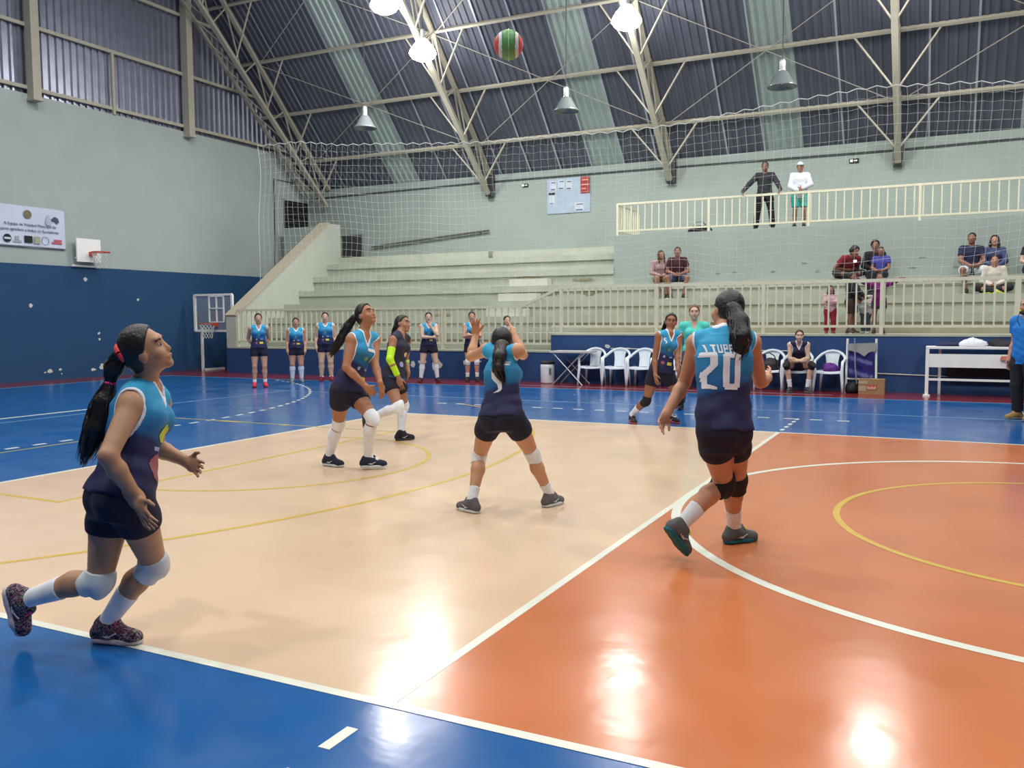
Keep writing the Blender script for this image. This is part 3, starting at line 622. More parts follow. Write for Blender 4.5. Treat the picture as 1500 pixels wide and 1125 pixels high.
tag(blob('jacket', None, None, (-.13, 15.8, .925), (.25, .14, .09), M('black_cloth', (32, 32, 40), .8), 23, .4, 16), 'black jacket on the officials table right of the white shirt', 'clothing')
tag(blob('backpack', None, None, (.28, 15.78, .925), (.2, .14, .12), M('navy_cloth', (24, 34, 76), .8), 24, .3, 16), 'navy bag on the officials table behind the referee', 'bag')
tag(MB().box((-.17, 15.38, .70), (.02, 15.425, .745)).box((-.16, 15.385, .745), (.02, 15.42, .775)).build('scoreboard', M('orange_wood', (206, 128, 96), .6)), 'small orange clip hanging on the table front by the referee', 'clip')
# ------------------------------------------------------------------ ball
bc = Vector((-3.96, 3.05, 3.48)); bl_ = empty('volleyball', bc, 'green, white and red volleyball flying high under the roof', 'ball')
me = MB(); V = []; nU, nV = 80, 40
cols = []
for i in range(nV+1):
    th = PI*i/nV
    for k in range(nU):
        a = 2*PI*k/nU; V.append((.105*math.sin(th)*math.cos(a), .105*math.sin(th)*math.sin(a), .105*math.cos(th)))
Fq = [(i*nU+k, (i+1)*nU+k, (i+1)*nU+(k+1) % nU, i*nU+(k+1) % nU) for i in range(nV) for k in range(nU)]
sidev = R_; 
mb_ = MB().add([tuple(bc+Vector(v)) for v in V], Fq).mesh('cover', M('ball_green', (84, 150, 84), .45), True)
mb_.materials.append(M('ball_white', (212, 216, 214), .45)); mb_.materials.append(M('ball_red', (214, 76, 58), .45))
for p in mb_.polygons:
    s = (Vector(p.center)-bc).normalized().dot(sidev); up_ = (Vector(p.center)-bc).normalized().z
    p.material_index = 2 if abs(s) > .72 else (1 if abs(s) > .45 else 0)
link('cover', mb_, bl_)
for s, r_ in ((0, .107), (.42, .0965), (-.42, .0965), (.70, .077), (-.70, .077)):
    pts = [bc+sidev*(s*.106)+(Vector((0, 0, 1))*math.cos(a)+fwd*math.sin(a))*r_ for a in np.linspace(0, 2*PI, 33)]
    MB().tube(pts, .002 if s else .0035, 4, False).build('seam', M('seam_pale', (186, 214, 150)) if s == 0 else M('seam_dark', (60, 70, 62)), bl_)

# ------------------------------------------------------------------ people: signed distance bodies turned into meshes
def v3(a): return np.asarray(a, float)
def nrm(a): a = v3(a); return a/max(np.linalg.norm(a), 1e-9)
class Prim:
    def __init__(s, fn, lo, hi, k=.02, clips=(), sub=False): s.fn, s.lo, s.hi, s.k, s.clips, s.sub = fn, v3(lo), v3(hi), k, clips, sub
def rc(a, b, ra, rb, k=.02, clips=(), sub=False):
    a, b = v3(a), v3(b); ba = b-a; L2 = max(ba@ba, 1e-9); r = max(ra, rb)
    def fn(X, Y, Z):
        t = np.clip(((X-a[0])*ba[0]+(Y-a[1])*ba[1]+(Z-a[2])*ba[2])/L2, 0, 1)
        return np.sqrt((X-a[0]-t*ba[0])**2+(Y-a[1]-t*ba[1])**2+(Z-a[2]-t*ba[2])**2)-(ra+(rb-ra)*t)
    return Prim(fn, np.minimum(a, b)-r, np.maximum(a, b)+r, k, clips, sub)
def el(c, fr, rad, k=.02, clips=(), sub=False):
    c = v3(c); fr = np.array(fr, float); rad = v3(rad); r = rad.max()
    def fn(X, Y, Z):
        q = [(fr[i][0]*(X-c[0])+fr[i][1]*(Y-c[1])+fr[i][2]*(Z-c[2])) for i in range(3)]
        k0 = np.sqrt(sum((q[i]/rad[i])**2 for i in range(3))); k1 = np.sqrt(sum((q[i]/rad[i]**2)**2 for i in range(3)))
        return k0*(k0-1)/np.maximum(k1, 1e-6)
    return Prim(fn, c-r, c+r, k, clips, sub)
def mesh_sdf(prims, vox, pad=.03, extra=None, band=None):
    lo = np.min([p.lo for p in prims if not p.sub], 0)-pad; hi = np.max([p.hi for p in prims if not p.sub], 0)+pad
    dims = np.ceil((hi-lo)/vox).astype(int)+1
    d = np.full(dims, .5, np.float32)
    ax = [(lo[i]+vox*np.arange(dims[i])).astype(np.float32) for i in range(3)]
    cutf = None
    if extra is not None or band is not None: cutf = np.full(dims, -.5, np.float32)
    for p in prims:
        m = p.k+2.5*vox+.01
        i0 = np.clip(np.floor((p.lo-m-lo)/vox).astype(int), 0, dims); i1 = np.clip(np.ceil((p.hi+m-lo)/vox).astype(int)+1, 0, dims)
        if (i1 <= i0).any(): continue
        sl = tuple(slice(i0[i], i1[i]) for i in range(3))
        X = ax[0][sl[0]][:, None, None]; Y = ax[1][sl[1]][None, :, None]; Z = ax[2][sl[2]][None, None, :]
        e = p.fn(X, Y, Z).astype(np.float32)
        for (c0, n0) in p.clips: e = np.maximum(e, (X-c0[0])*n0[0]+(Y-c0[1])*n0[1]+(Z-c0[2])*n0[2])
        if p.sub:
            if cutf is not None: cutf[sl] = np.maximum(cutf[sl], -e)
            if band is None: d[sl] = np.maximum(d[sl], -e)
            continue
        b = d[sl]; k = p.k
        h = np.clip(.5+.5*(b-e)/k, 0, 1)
        d[sl] = b*(1-h)+e*h-k*h*(1-h)
    if band is not None: d = np.maximum(d-band[0], np.abs(cutf)-band[1])
    return surface_nets(d, lo, vox)
OFF = np.array([[i >> 2 & 1, i >> 1 & 1, i & 1] for i in range(8)])
EDG = [(a, b) for a in range(8) for b in range(a+1, 8) if bin(a ^ b).count('1') == 1]
def surface_nets(d, lo, vox):
    s = d < 0; nx, ny, nz = d.shape
    cnt = np.zeros((nx-1, ny-1, nz-1), np.int8)
    for o in OFF: cnt += s[o[0]:nx-1+o[0], o[1]:ny-1+o[1], o[2]:nz-1+o[2]]
    act = (cnt > 0) & (cnt < 8); I = np.argwhere(act)
    if len(I) == 0: return np.zeros((0, 3)), np.zeros((0, 4), int)
    idx = np.full(act.shape, -1, np.int32); idx[act] = np.arange(len(I))
    D = np.stack([d[I[:, 0]+o[0], I[:, 1]+o[1], I[:, 2]+o[2]] for o in OFF], 1)
    acc = np.zeros((len(I), 3)); c = np.zeros(len(I))
    for a, b in EDG:
        da, db = D[:, a], D[:, b]; m = (da < 0) != (db < 0)
        t = np.where(m, da/np.where(m, da-db, 1), 0)[:, None]
        acc += np.where(m[:, None], OFF[a]+t*(OFF[b]-OFF[a]), 0); c += m
    V = lo+vox*(I+acc/c[:, None])
    F = []
    for axis in range(3):
        u, w_ = (axis+1) % 3, (axis+2) % 3
        sh = [slice(None)]*3; s0 = list(sh); s1 = list(sh); s0[axis] = slice(0, -1); s1[axis] = slice(1, None)
        ch = s[tuple(s0)] != s[tuple(s1)]
        E = np.argwhere(ch); E = E[(E[:, u] > 0) & (E[:, w_] > 0) & (E[:, u] < d.shape[u]-1) & (E[:, w_] < d.shape[w_]-1)]
        if len(E) == 0: continue
        def cell(du, dw):
            q = E.copy(); q[:, u] -= du; q[:, w_] -= dw; return idx[q[:, 0], q[:, 1], q[:, 2]]
        Q = np.stack([cell(1, 1), cell(0, 1), cell(0, 0), cell(1, 0)], 1)
        flip = ~s[E[:, 0], E[:, 1], E[:, 2]]
        Q[flip] = Q[flip][:, ::-1]; F.append(Q)
    return V, np.concatenate(F)

def ik(S, Wt, l1, l2, pole):
    S, Wt = v3(S), v3(Wt); d = Wt-S; L = np.linalg.norm(d); L = min(L, (l1+l2)*.998); dn_ = nrm(d)
    a = (l1*l1-l2*l2+L*L)/(2*L); h = math.sqrt(max(l1*l1-a*a, 0)); p = v3(pole); p = p-(p@dn_)*dn_
    return S+dn_*a+nrm(p)*h, S+dn_*L
def canon(pos, az, h, arms='down', sit=None, lean=0.0, twist=0.0, legs=None, custom=None):
    """joint positions of a person in a plain pose; az = direction faced (radians, world), sit = seat height above pos"""
    L = {}
    if sit is None:
        st = .06
        L.update(hL=(.057, 0, .525), kL=(.065, .022, .288), aL=(st+.01, -.005, .055), tL=(.085, .112, 0)); z0 = .525; P0 = 0.0
    else:
        sh = sit/h; z0 = sh+.058; P0 = 0
        L.update(hL=(.057, 0, z0), kL=(.085, .235, z0+.005), aL=(.075, .245, .055), tL=(.095, .36, 0))
    for k in list(L): L[k[0]+'R'] = (-L[k][0], L[k][1], L[k][2])
    if legs == 'cross' and sit is not None:
        L.update(kL=(.20, .15, z0+.02), aL=(-.04, .20, z0-.03), tL=(-.13, .16, z0-.05), kR=(-.20, .15, z0+.02), aR=(.04, .22, z0-.035), tR=(.13, .18, z0-.05))
    if legs == 'wide':
        L.update(kL=(.15, .22, z0+.01), kR=(-.15, .22, z0+.01), aL=(.10, .20, .055), aR=(-.10, .20, .055), tL=(.14, .31, 0), tR=(-.14, .31, 0))
    if legs == 'open':
        L.update(kL=(.095, .02, .288), kR=(-.095, .02, .288), aL=(.12, -.005, .055), aR=(-.12, -.005, .055), tL=(.155, .10, 0), tR=(-.155, .10, 0))
    sl, cl = math.sin(lean), math.cos(lean)
    up = lambda x, f, u: (x, P0+f*cl+u*sl, z0+u*cl-f*sl)
    L['N'] = up(0, -.01, .305); L['H'] = up(0, .012, .41); L['sL'] = up(.102, 0, .28); L['sR'] = up(-.102, 0, .28)
    def arm(S, side, wl, pole, fd):
        e, w_ = ik(L['s'+S], wl, .172, .148, (side*pole[0], pole[1], pole[2])); L['e'+S] = tuple(e); L['w'+S] = tuple(w_)
        L['f'+S] = tuple(w_+nrm((side*fd[0], fd[1], fd[2]))*.075)
    for S, sd in (('L', 1), ('R', -1)):
        if arms == 'down': arm(S, sd, (sd*.135, .03, z0-.025), (.3, -1, 0), (-.1, .3, -1))
        elif arms == 'behind': arm(S, sd, (sd*.05, -.10, z0+.02), (.8, -.5, 0), (-1, -.2, -.4))
        elif arms == 'crossed': arm(S, sd, (-sd*.03, .115+(.02 if sd > 0 else 0), z0+.13+.02*sd), (1, .1, -.6), (-1, -.1, .05))
        elif arms == 'chin':
            if sd < 0: arm(S, sd, (.05, .12, z0+.125), (1, .1, -.6), (-1, 0, .05))
            else: arm(S, sd, (.03, .10, z0+.275), (.5, .5, -1), (-.2, .1, 1))
        elif arms == 'knees':
            k = L['k'+S]; arm(S, sd, (-sd*.03, k[1]-.02, k[2]+.045), (1, -.3, .2), (-1, .1, 0))
        elif arms == 'lap': arm(S, sd, (sd*.03, .14, z0+.06), (1, -.5, 0), (-1, .4, -.2))
        elif arms == 'rail': arm(S, sd, (-sd*.02, .20, z0+.10), (1, 0, -.3), (-1, .1, 0))
    fw = v3((math.cos(az), math.sin(az), 0)); lf = v3((-math.sin(az), math.cos(az), 0)); z = v3((0, 0, 1)); pos = v3(pos)
    J = {k: pos+h*(lf*v[0]+fw*v[1]+z*v[2]) for k, v in L.items()}
    J['face'] = fw
    if custom:
        for S, (tgt, pole, fd) in custom.items():   # world-space wrist targets
            e, w_ = ik(J['s'+S], tgt, .172*h, .148*h, pole); J['e'+S], J['w'+S] = e, w_; J['f'+S] = w_+nrm(fd)*.075*h
    return J

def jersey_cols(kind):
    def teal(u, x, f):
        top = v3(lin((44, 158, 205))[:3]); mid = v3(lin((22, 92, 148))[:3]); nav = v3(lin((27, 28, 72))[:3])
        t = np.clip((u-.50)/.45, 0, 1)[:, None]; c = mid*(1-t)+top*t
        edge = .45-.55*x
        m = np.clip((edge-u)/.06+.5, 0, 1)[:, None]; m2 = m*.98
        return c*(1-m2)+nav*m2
    def navy(u, x, f): return np.tile(v3(lin((30, 28, 58))[:3]), (len(u), 1))
    def libero(u, x, f):
        nav = v3(lin((34, 32, 54))[:3]); bl = v3(lin((24, 110, 178))[:3]); m = np.clip((.06-u)/.03, 0, 1)[:, None]
        return nav*(1-m)+bl*m
    return dict(teal=teal, navy=navy, libero=libero)[kind]
m_jersey = M('jersey_cloth', (0, 0, 0), .75, .10, 14, attr=True, bump=.06)
m_trim = M('jersey_white_trim', (228, 232, 236), .8)
m_eyew = M('eye_white', (186, 176, 168), .4); m_iris = M('eye_dark', (30, 20, 16), .2); m_lip = M('lips', (150, 84, 76), .5); m_brow = M('brow_dark', (38, 28, 24), .8)

def cloth(rgb): return M('cloth_%d_%d_%d' % rgb, rgb, .85, .10, 16, bump=.06)
def person(J, label, h, face, skin=(176, 124, 94), vox=.012, sex='f', girth=1.0, top=('jersey', 'teal'), bottom=('shorts', (20, 20, 44)), hair=('pony', (26, 20, 18)), pony=None, ties=None,
           shoes=None, sole=(225, 228, 228), lace=None, socks=None, pads=None, sleeve=None, detail=False, group=None, cap=None, neck_open=1.0, pad_r=1.0, toe_flat=(True, True)):
    J = {k: v3(v) for k, v in J.items()}
    s = h/1.65; g = girth*s; am = (1.0 if sex == 'f' else 1.14)*g**.5*s**.5*(girth**.5)
    pel = (J['hL']+J['hR'])/2; N = J['N']; H = J['H']; S = nrm(N-pel); Lt = np.linalg.norm(N-pel)
    def lat(a, b): v = J[a]-J[b]; v = v-(v@S)*S; return nrm(v)
    xh, xs = lat('hL', 'hR'), lat('sL', 'sR'); fh, fs = np.cross(xh, S), np.cross(xs, S); fm, xm = nrm(fh+fs), nrm(xh+xs)
    base = np.minimum(J['aL'], J['aR'])
    root = empty('person', tuple(np.round((pel[0], pel[1], min(J['tL'][2], J['tR'][2])), 3)), label, 'person', group)
    mskin = M('skin_%d_%d_%d' % skin, skin, .55, .05, 20)
    uu = np.array([-.16, 0, .15, .36, .55, .75, .90, 1.02])
    if sex == 'f': A_ = np.array([.135, .162, .156, .128, .134, .146, .122, .050]); B_ = np.array([.09, .108, .104, .086, .094, .104, .078, .048])
    else: A_ = np.array([.13, .150, .150, .142, .152, .168, .142, .056]); B_ = np.array([.09, .105, .104, .098, .106, .114, .086, .054])
    if girth > 1.1: B_ = B_*np.array([1, 1.05, 1.15, 1.3, 1.2, 1.1, 1, 1])**((girth-1)*3)
    def loft(off=0.0, flare=0.0, u0=-.16, u1=1.02, k=.03, clips=(), fold=0.0):
        a_ = A_*g+off+flare*np.array([1, .9, .8, .8, .5, .2, 0, 0]); b_ = B_*g+off+flare*np.array([1, .9, .8, .8, .5, .2, 0, 0])
        lo = np.min([pel-S*.2*Lt, N], 0)-.24*g; hi = np.max([pel-S*.2*Lt, N], 0)+.24*g
        def fn(X, Y, Z):
            dx, dy, dz = X-pel[0], Y-pel[1], Z-pel[2]
            u = (dx*S[0]+dy*S[1]+dz*S[2])/Lt; w_ = np.clip(u, 0, 1)
            qx = (1-w_)*(dx*xh[0]+dy*xh[1]+dz*xh[2])+w_*(dx*xs[0]+dy*xs[1]+dz*xs[2])
            qy = (1-w_)*(dx*fh[0]+dy*fh[1]+dz*fh[2])+w_*(dx*fs[0]+dy*fs[1]+dz*fs[2])
            a = np.interp(u, uu, a_); b = np.interp(u, uu, b_)
            r = np.sqrt((qx/a)**2+(qy/b)**2); d = (r-1)*np.minimum(a, b)
            if fold: d = d+fold*(np.sin(u*34+qx*26+qy*9)+.7*np.sin(u*19-qx*38))*np.clip(1.1-u, 0, 1)
            return np.maximum(d, np.maximum(u0-u, u-u1)*Lt)
        return Prim(fn, lo, hi, k, clips)
    sh = {k: J['s'+k] for k in 'LR'}
    nb = N-S*.02*s
    headup = nrm(H-N); F = nrm(face); headup = nrm(headup*.4+(v3((0, 0, 1))-F*F[2])*.6); headup = nrm(headup-(headup@F)*F); Rt = np.cross(F, headup)
    hf = [Rt, F, headup]; hs = s*(1.0 if h > 1.45 else 1.0+.35*(1.45-h))
    def hp(r, f, u): return H+hs*(Rt*r+F*f+headup*u)
    # ---- body
    P = [loft(0), rc(nb, hp(0, -.015, -.06), .052*am, .050*am, .03)]
    for k, sg in (('L', 1), ('R', -1)):
        P += [rc(N-S*.015*s, sh[k]-S*.0, .052*s, .056*am, .03), rc(sh[k], J['e'+k], .052*am, .038*am, .025)]
        fa = J['e'+k]+(J['w'+k]-J['e'+k])*.3; P += [rc(J['e'+k], fa, .037*am, .040*am, .015), rc(fa, J['w'+k], .040*am, .0255*am, .015)]
        kn, an, hi_ = J['k'+k], J['a'+k], J['h'+k]
        th1 = hi_+(kn-hi_)*.3; sd_ = nrm(kn-an); back = nrm((an+kn)/2-(hi_+an)/2+1e-6)
        bk = -nrm(np.cross(np.cross(kn-hi_, an-kn)+1e-6*xm, kn-an)); bend = np.cross(kn-hi_, an-kn)
        tdir = J['t'+k]-an; bk = -(tdir-(tdir@sd_)*sd_); bk = nrm(bk)
        P += [rc(hi_, th1, .088*g, .086*g, .04), rc(th1, kn, .086*g, .053*g, .03), el(hi_*.6+pel*.4-fh*.055*g-S*.01, [xh, fh, S], (.085*g, .075*g, .09*g), .03)]
        cf = kn+(an-kn)*.33+bk*.016*s
        P += [rc(kn, cf, .050*g, .056*g, .02), rc(cf, an, .056*g, .033*g, .02), rc(an, an+(J['t'+k]-an)*.6, .034*s, .028*s, .02)]
    if sex == 'f':
        for sg in (1, -1): P.append(el(pel+S*Lt*.70+xs*sg*.066*g+fs*.078*g, [xs, fs, S], (.056*g, .054*g, .056*g), .03))
    # head
    P += [el(hp(0, -.010, .022), hf, v3((.073, .090, .094))*hs, .02), el(hp(0, .022, -.045), hf, v3((.057, .064, .064))*hs, .03), el(hp(0, .066, -.092), hf, v3((.026, .020, .020))*hs, .02)]
    if detail or vox < .011:
        P += [rc(hp(0, .080, .010), hp(0, .093, -.030), .009*hs, .0125*hs, .014), el(hp(0, .072, .034), hf, v3((.050, .014, .012))*hs, .02)]
        for sg in (1, -1):
            P += [el(hp(sg*.074, -.008, -.012), hf, v3((.012, .021, .033))*hs, .006), el(hp(sg*.036, .056, -.034), hf, v3((.026, .021, .024))*hs, .022)]
        P += [el(hp(0, .083, -.062), hf, v3((.025, .010, .009))*hs, .008)]
    else:
        P += [rc(hp(0, .086, .012), hp(0, .102, -.030), .010*hs, .014*hs, .012)]
        for sg in (1, -1): P.append(el(hp(sg*.074, -.008, -.012), hf, v3((.014, .021, .031))*hs, .006))
    # hands
    for k, sg in (('L', 1), ('R', -1)):
        w_ = J['w'+k]; dh = nrm(J['f'+k]-w_); inn = pel+S*.2-w_; inn = inn-(inn@dh)*dh; pn = nrm(inn)
        ld = np.cross(dh, pn)
        if ld@(fm+.3*S) < 0: ld = -ld
        hl = .178*s*(1.05 if sex == 'm' else 1)
        pc = w_+dh*hl*.27; P.append(el(pc, [ld, dh, pn], (.040*s, .052*s, .016*s), .012)); P.append(rc(w_-dh*.01, w_+dh*.03*s, .026*am, .027*am, .015))
        if vox < .016:
            for i, (o, ln, sp_) in enumerate([(.029, .40, .22), (.0095, .45, .07), (-.0105, .42, -.07), (-.029, .33, -.24)]):
                b0 = w_+dh*hl*.46+ld*o*s; d1 = nrm(dh+ld*sp_*.6+pn*.18); d2 = nrm(dh+ld*sp_*.5+pn*.60); m1 = b0+d1*hl*ln*.55
                P += [rc(b0, m1, .0088*s, .0080*s, .004), rc(m1, m1+d2*hl*ln*.5, .0080*s, .0066*s, .003)]
            t0 = w_+dh*hl*.14+ld*.028*s; t1 = t0+nrm(ld*.75+dh*.75+pn*.25)*.045*s
            P += [rc(t0, t1, .0135*s, .0100*s, .008), rc(t1, t1+nrm(dh*1.0+ld*.35+pn*.3)*.032*s, .0100*s, .0082*s, .004)]
        else: P += [rc(pc+dh*.04*s, w_+dh*hl*.95+pn*.015, .032*s, .018*s, .01), rc(w_+dh*.03+ld*.02*s, w_+dh*hl*.5+ld*.05*s, .014*s, .010*s, .01)]
    V, Fq = mesh_sdf(P, vox); link('body', np_mesh('body', V, Fq, mskin, True), root)
    def part(name, prims, mat, vx=None, parent=root, **kw):
        V, Fq = mesh_sdf(prims, vx or vox, **kw)
        if len(V) < 8: return None
        return link(name, np_mesh(name, V, Fq, mat, True), parent)
    # ---- top garment
    kind = top[0]
    def breasts(off): return [el(pel+S*Lt*.70+xs*sg*.066*g+fs*.078*g, [xs, fs, S], v3((.056*g, .054*g, .056*g))+off, .04) for sg in (1, -1)] if sex == 'f' else []
    pj = None
    def uxf(V):
        d = V-pel; u = d@S/Lt; return u, d@xm, d@fm
    if kind == 'jersey':
        hem = .02; clip = [(pel+S*hem*Lt, -S)]
        base_p = [loft(.012, .012, -.4, .97, .03, clip, fold=.0022)] + breasts(.010)
        for k in 'LR': base_p.append(el(J['h'+k]*.6+pel*.4-fh*.055*g-S*.01, [xh, fh, S], v3((.085*g, .075*g, .09*g))+.018, .03, clip))
        for k in 'LR': base_p.append(rc(N-S*.010*s, sh[k]+(N-sh[k])*.17+S*.002, .060*s, .065*am, .03))
        cuts = [rc(N+S*.012*s+fm*.016, H, .060*s, .062*s, .01, sub=True), rc(N+fs*.055*s-S*.01*s, N+fs*.10*s-S*.105*s*neck_open, .052*s, .010*s, .01, sub=True)]
        for k, sg in (('L', 1), ('R', -1)):
            o_ = nrm(sh[k]-N+S*.03); ed = nrm(J['e'+k]-sh[k])
            cuts += [rc(sh[k]+xs*sg*.034*s+S*.01, sh[k]+xs*sg*.042*s-S*.085*s, .056*am, .050*am, .01, sub=True), rc(sh[k]+ed*.038*s+xs*sg*.012*s, J['e'+k], .066*am, .05*am, .01, sub=True)]
        V, Fq = mesh_sdf(base_p+cuts, vox)
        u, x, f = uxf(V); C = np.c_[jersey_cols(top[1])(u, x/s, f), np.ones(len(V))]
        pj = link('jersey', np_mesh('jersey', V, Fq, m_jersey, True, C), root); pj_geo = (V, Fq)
        tv, tf = mesh_sdf(base_p+cuts, vox, extra=True, band=(.0025, .0085 if vox < .01 else .011))
        if len(tv): link('trim', np_mesh('trim', tv, tf, m_trim if len(top) < 3 else cloth(top[2]), True), pj)
    elif kind in ('tee', 'long', 'hoodie'):
        off = .016 if kind != 'hoodie' else .028
        hem = top[2] if len(top) > 2 else -.22
        bp_ = [loft(off, .012, -.5, .98, .03, [(pel+S*hem*Lt, -S)], fold=.003)]+breasts(off)
        for k in 'LR':
            bp_.append(rc(N-S*.02*s, sh[k], .056*s+off*.5, .058*am+off*.6, .03))
            if kind == 'tee': q = sh[k]+(J['e'+k]-sh[k])*.55; bp_.append(rc(sh[k], q, .058*am+off*.6, .056*am+off*.6, .02, [(q, nrm(q-sh[k]))]))
            else: bp_ += [rc(sh[k], J['e'+k], .056*am+off*.6, .046*am+off*.5, .02), rc(J['e'+k], J['w'+k], .046*am+off*.5, .034*am+off*.4, .02)]
        bp_ += [rc(N+S*.02, H, .060*s, .058*s, .01, sub=True)]
        if kind == 'tee' and neck_open > 1: bp_.append(rc(N+fs*.055*s, N+fs*.10*s-S*.10*s, .05*s, .01*s, .01, sub=True))
        pj = part({'tee': 'shirt', 'long': 'sweater', 'hoodie': 'hoodie'}[kind], bp_, cloth(top[1]))
        if kind == 'hoodie': part('hood', [rc(N-fm*.06*s+xs*.05*s, N-fm*.06*s-xs*.05*s, .045*s, .045*s, .02), rc(N+xs*.07*s, N-fm*.06*s+xs*.03*s, .03*s, .04*s, .02), rc(N-xs*.07*s, N-fm*.06*s-xs*.03*s, .03*s, .04*s, .02)], cloth(top[1]), parent=pj)
    # ---- bottoms
    bk_, bcol = bottom[0], bottom[1]
    fr = {'shorts': .42, 'long_shorts': .80, 'trousers': 1.0, 'leggings': 1.0}[bk_]; o2 = {'shorts': .008, 'long_shorts': .020, 'trousers': .016, 'leggings': .008}[bk_]
    sp2 = [loft(o2*.8, 0, -.22, .16, .02)]
    for k in 'LR':
        hi_, kn, an = J['h'+k], J['k'+k], J['a'+k]; th1 = hi_+(kn-hi_)*.3
        q = hi_+(kn-hi_)*min(fr, 1); td = nrm(kn-hi_)
        cl_ = [(q, td)] if fr < 1 else []
        sp2 += [rc(hi_, th1, .088*g+o2, .086*g+o2, .03, cl_), el(hi_*.6+pel*.4-fh*.055*g-S*.01, [xh, fh, S], v3((.085*g, .075*g, .09*g))+o2, .03, cl_),
                rc(th1, kn, .086*g+o2, .055*g+o2+(.012 if bk_ == 'long_shorts' else 0), .03, cl_)]
        if fr >= 1:
            q2 = an+(kn-an)*.06
            sp2 += [rc(kn, an, .057*g+o2, .040*g+o2*1.6, .02, [(q2, nrm(an-kn))])]
    part({'shorts': 'shorts', 'long_shorts': 'shorts', 'trousers': 'trousers', 'leggings': 'leggings'}[bk_], sp2, cloth(bcol))
    # ---- socks, knee pads, sleeve
    for i, k in enumerate('LR'):
        kn, an, hi_, to = J['k'+k], J['a'+k], J['h'+k], J['t'+k]
        sd_ = nrm(an-kn); tdir = to-an; bk = -(tdir-(tdir@sd_)*sd_); bk = nrm(bk); cf = kn+(an-kn)*.33+bk*.016*s
        if socks:
            t0 = socks[1]; q = kn+(an-kn)*t0; cl_ = [(q, -sd_)]
            part('sock', [rc(kn, cf, .054*g, .060*g, .02, cl_), rc(cf, an, .060*g, .038*g, .02, cl_), rc(an, an+(to-an)*.45, .036*s, .030*s, .02)], cloth(socks[0]))
        if pads:
            td = nrm(kn-hi_); q1 = kn-td*pads[1]*s; q2 = kn+sd_*pads[2]*s; fr_ = nrm(td-sd_)
            part('knee_pad', [rc(q1-td*.05, kn, .069*g*pad_r, .060*g*pad_r, .02, [(q1, -td)]), rc(kn, q2+sd_*.05, .060*g*pad_r, .061*g*pad_r, .02, [(q2, sd_)]),
                el(kn+fr_*.022*s, [np.cross(fr_, sd_), fr_, sd_], (.046*g, .048*g, .062*g), .02)], cloth(pads[0]))
        if shoes:
            u_ = to-an; vl = nrm(u_); kk = -sd_; kp = nrm(kk-(kk@vl)*vl); c_, s_ = math.cos(.421), math.sin(.421)
            d = c_*vl+s_*kp; up = -s_*vl+c_*kp
            if toe_flat[i]:
                d = v3((u_[0], u_[1], 0)); d = nrm(d); up = v3((0, 0, 1))
            sdw = np.cross(d, up); sc = s*(1.06 if sex == 'm' else 1.0)
            bse = an-up*.088*sc+d*.0   # point under the ankle on the sole plane
            if toe_flat[i]: bse[2] = max(min(to[2], bse[2]), .004)
            hl_, tl_ = bse-d*.045*sc, bse+d*.150*sc
            mcol = shoes if not isinstance(shoes, tuple) else cloth(shoes if isinstance(shoes[0], int) else shoes[i])
            bot = [(bse+up*.018*sc, -up)]
            so = part('shoe', [rc(bse+up*.085*sc, bse+up*.098*sc-d*.006*sc, .043*sc, .041*sc, .015, bot), rc(hl_+up*.05*sc, hl_+up*.088*sc+d*.008*sc, .032*sc, .026*sc, .015, bot), rc(bse+d*.045*sc+up*.07*sc, bse+d*.05*sc+up*.098*sc, .034*sc, .024*sc, .012, bot), rc(hl_+up*.040*sc, bse+up*.075*sc+d*.005, .037*sc, .043*sc, .02, bot), rc(bse+up*.06*sc+d*.01*sc, tl_+up*.030*sc, .044*sc, .034*sc, .03, bot),
                el(tl_-d*.035*sc+up*.03*sc, [sdw, d, up], (.043*sc, .055*sc, .03*sc), .02, bot)], mcol, min(vox, .010))
            if so is not None:
                def flatp(a, b, ra, rb):
                    bb = b-a; L2 = bb@bb
                    def fn(X, Y, Z):
                        h_ = (X-bse[0])*up[0]+(Y-bse[1])*up[1]+(Z-bse[2])*up[2]
                        px, py, pz = X-h_*up[0], Y-h_*up[1], Z-h_*up[2]
                        t = np.clip(((px-a[0])*bb[0]+(py-a[1])*bb[1]+(pz-a[2])*bb[2])/L2, 0, 1)
                        d2 = np.sqrt((px-a[0]-t*bb[0])**2+(py-a[1]-t*bb[1])**2+(pz-a[2]-t*bb[2])**2)-(ra+(rb-ra)*t)
                        return np.maximum(d2, np.abs(h_-.013*sc)-.012*sc)
                    return Prim(fn, np.minimum(a, b)-.06, np.maximum(a, b)+.06, .01)
                part('sole', [flatp(hl_+d*.01, bse+d*.10*sc, .040*sc, .046*sc), flatp(bse+d*.10*sc, tl_, .046*sc, .034*sc)], cloth(sole), min(vox, .008), parent=so)
                if lace and vox < .012:
                    mb = MB()
                    for q in range(4):
                        c0 = bse+d*(.055+.024*q)*sc+up*(.094-.0105*q)*sc
                        mb.tube([c0-sdw*.028*sc-up*.012*sc, c0, c0+sdw*.028*sc-up*.012*sc], .005*sc, 5)
                    mb.tube([bse+d*.05*sc+up*.096*sc, bse+d*.06*sc+up*.108*sc+sdw*.02, bse+d*.07*sc+up*.088*sc+sdw*.035], .004*sc, 5)
                    mb.build('laces', cloth(lace), so)
                    st = MB()
                    for sg in (1, -1):
                        q = lambda f, o_, u_: bse+d*f*sc+sdw*sg*o_*sc+up*u_*sc
                        st.tube([q(-.02, .040, .05), q(.03, .0455, .036), q(.075, .044, .058)], .0035*sc, 5); st.tube([q(.0, .041, .062), q(.045, .0455, .034)], .0035*sc, 5)
                    st.build('side_stripes', cloth((200, 204, 206)), so)
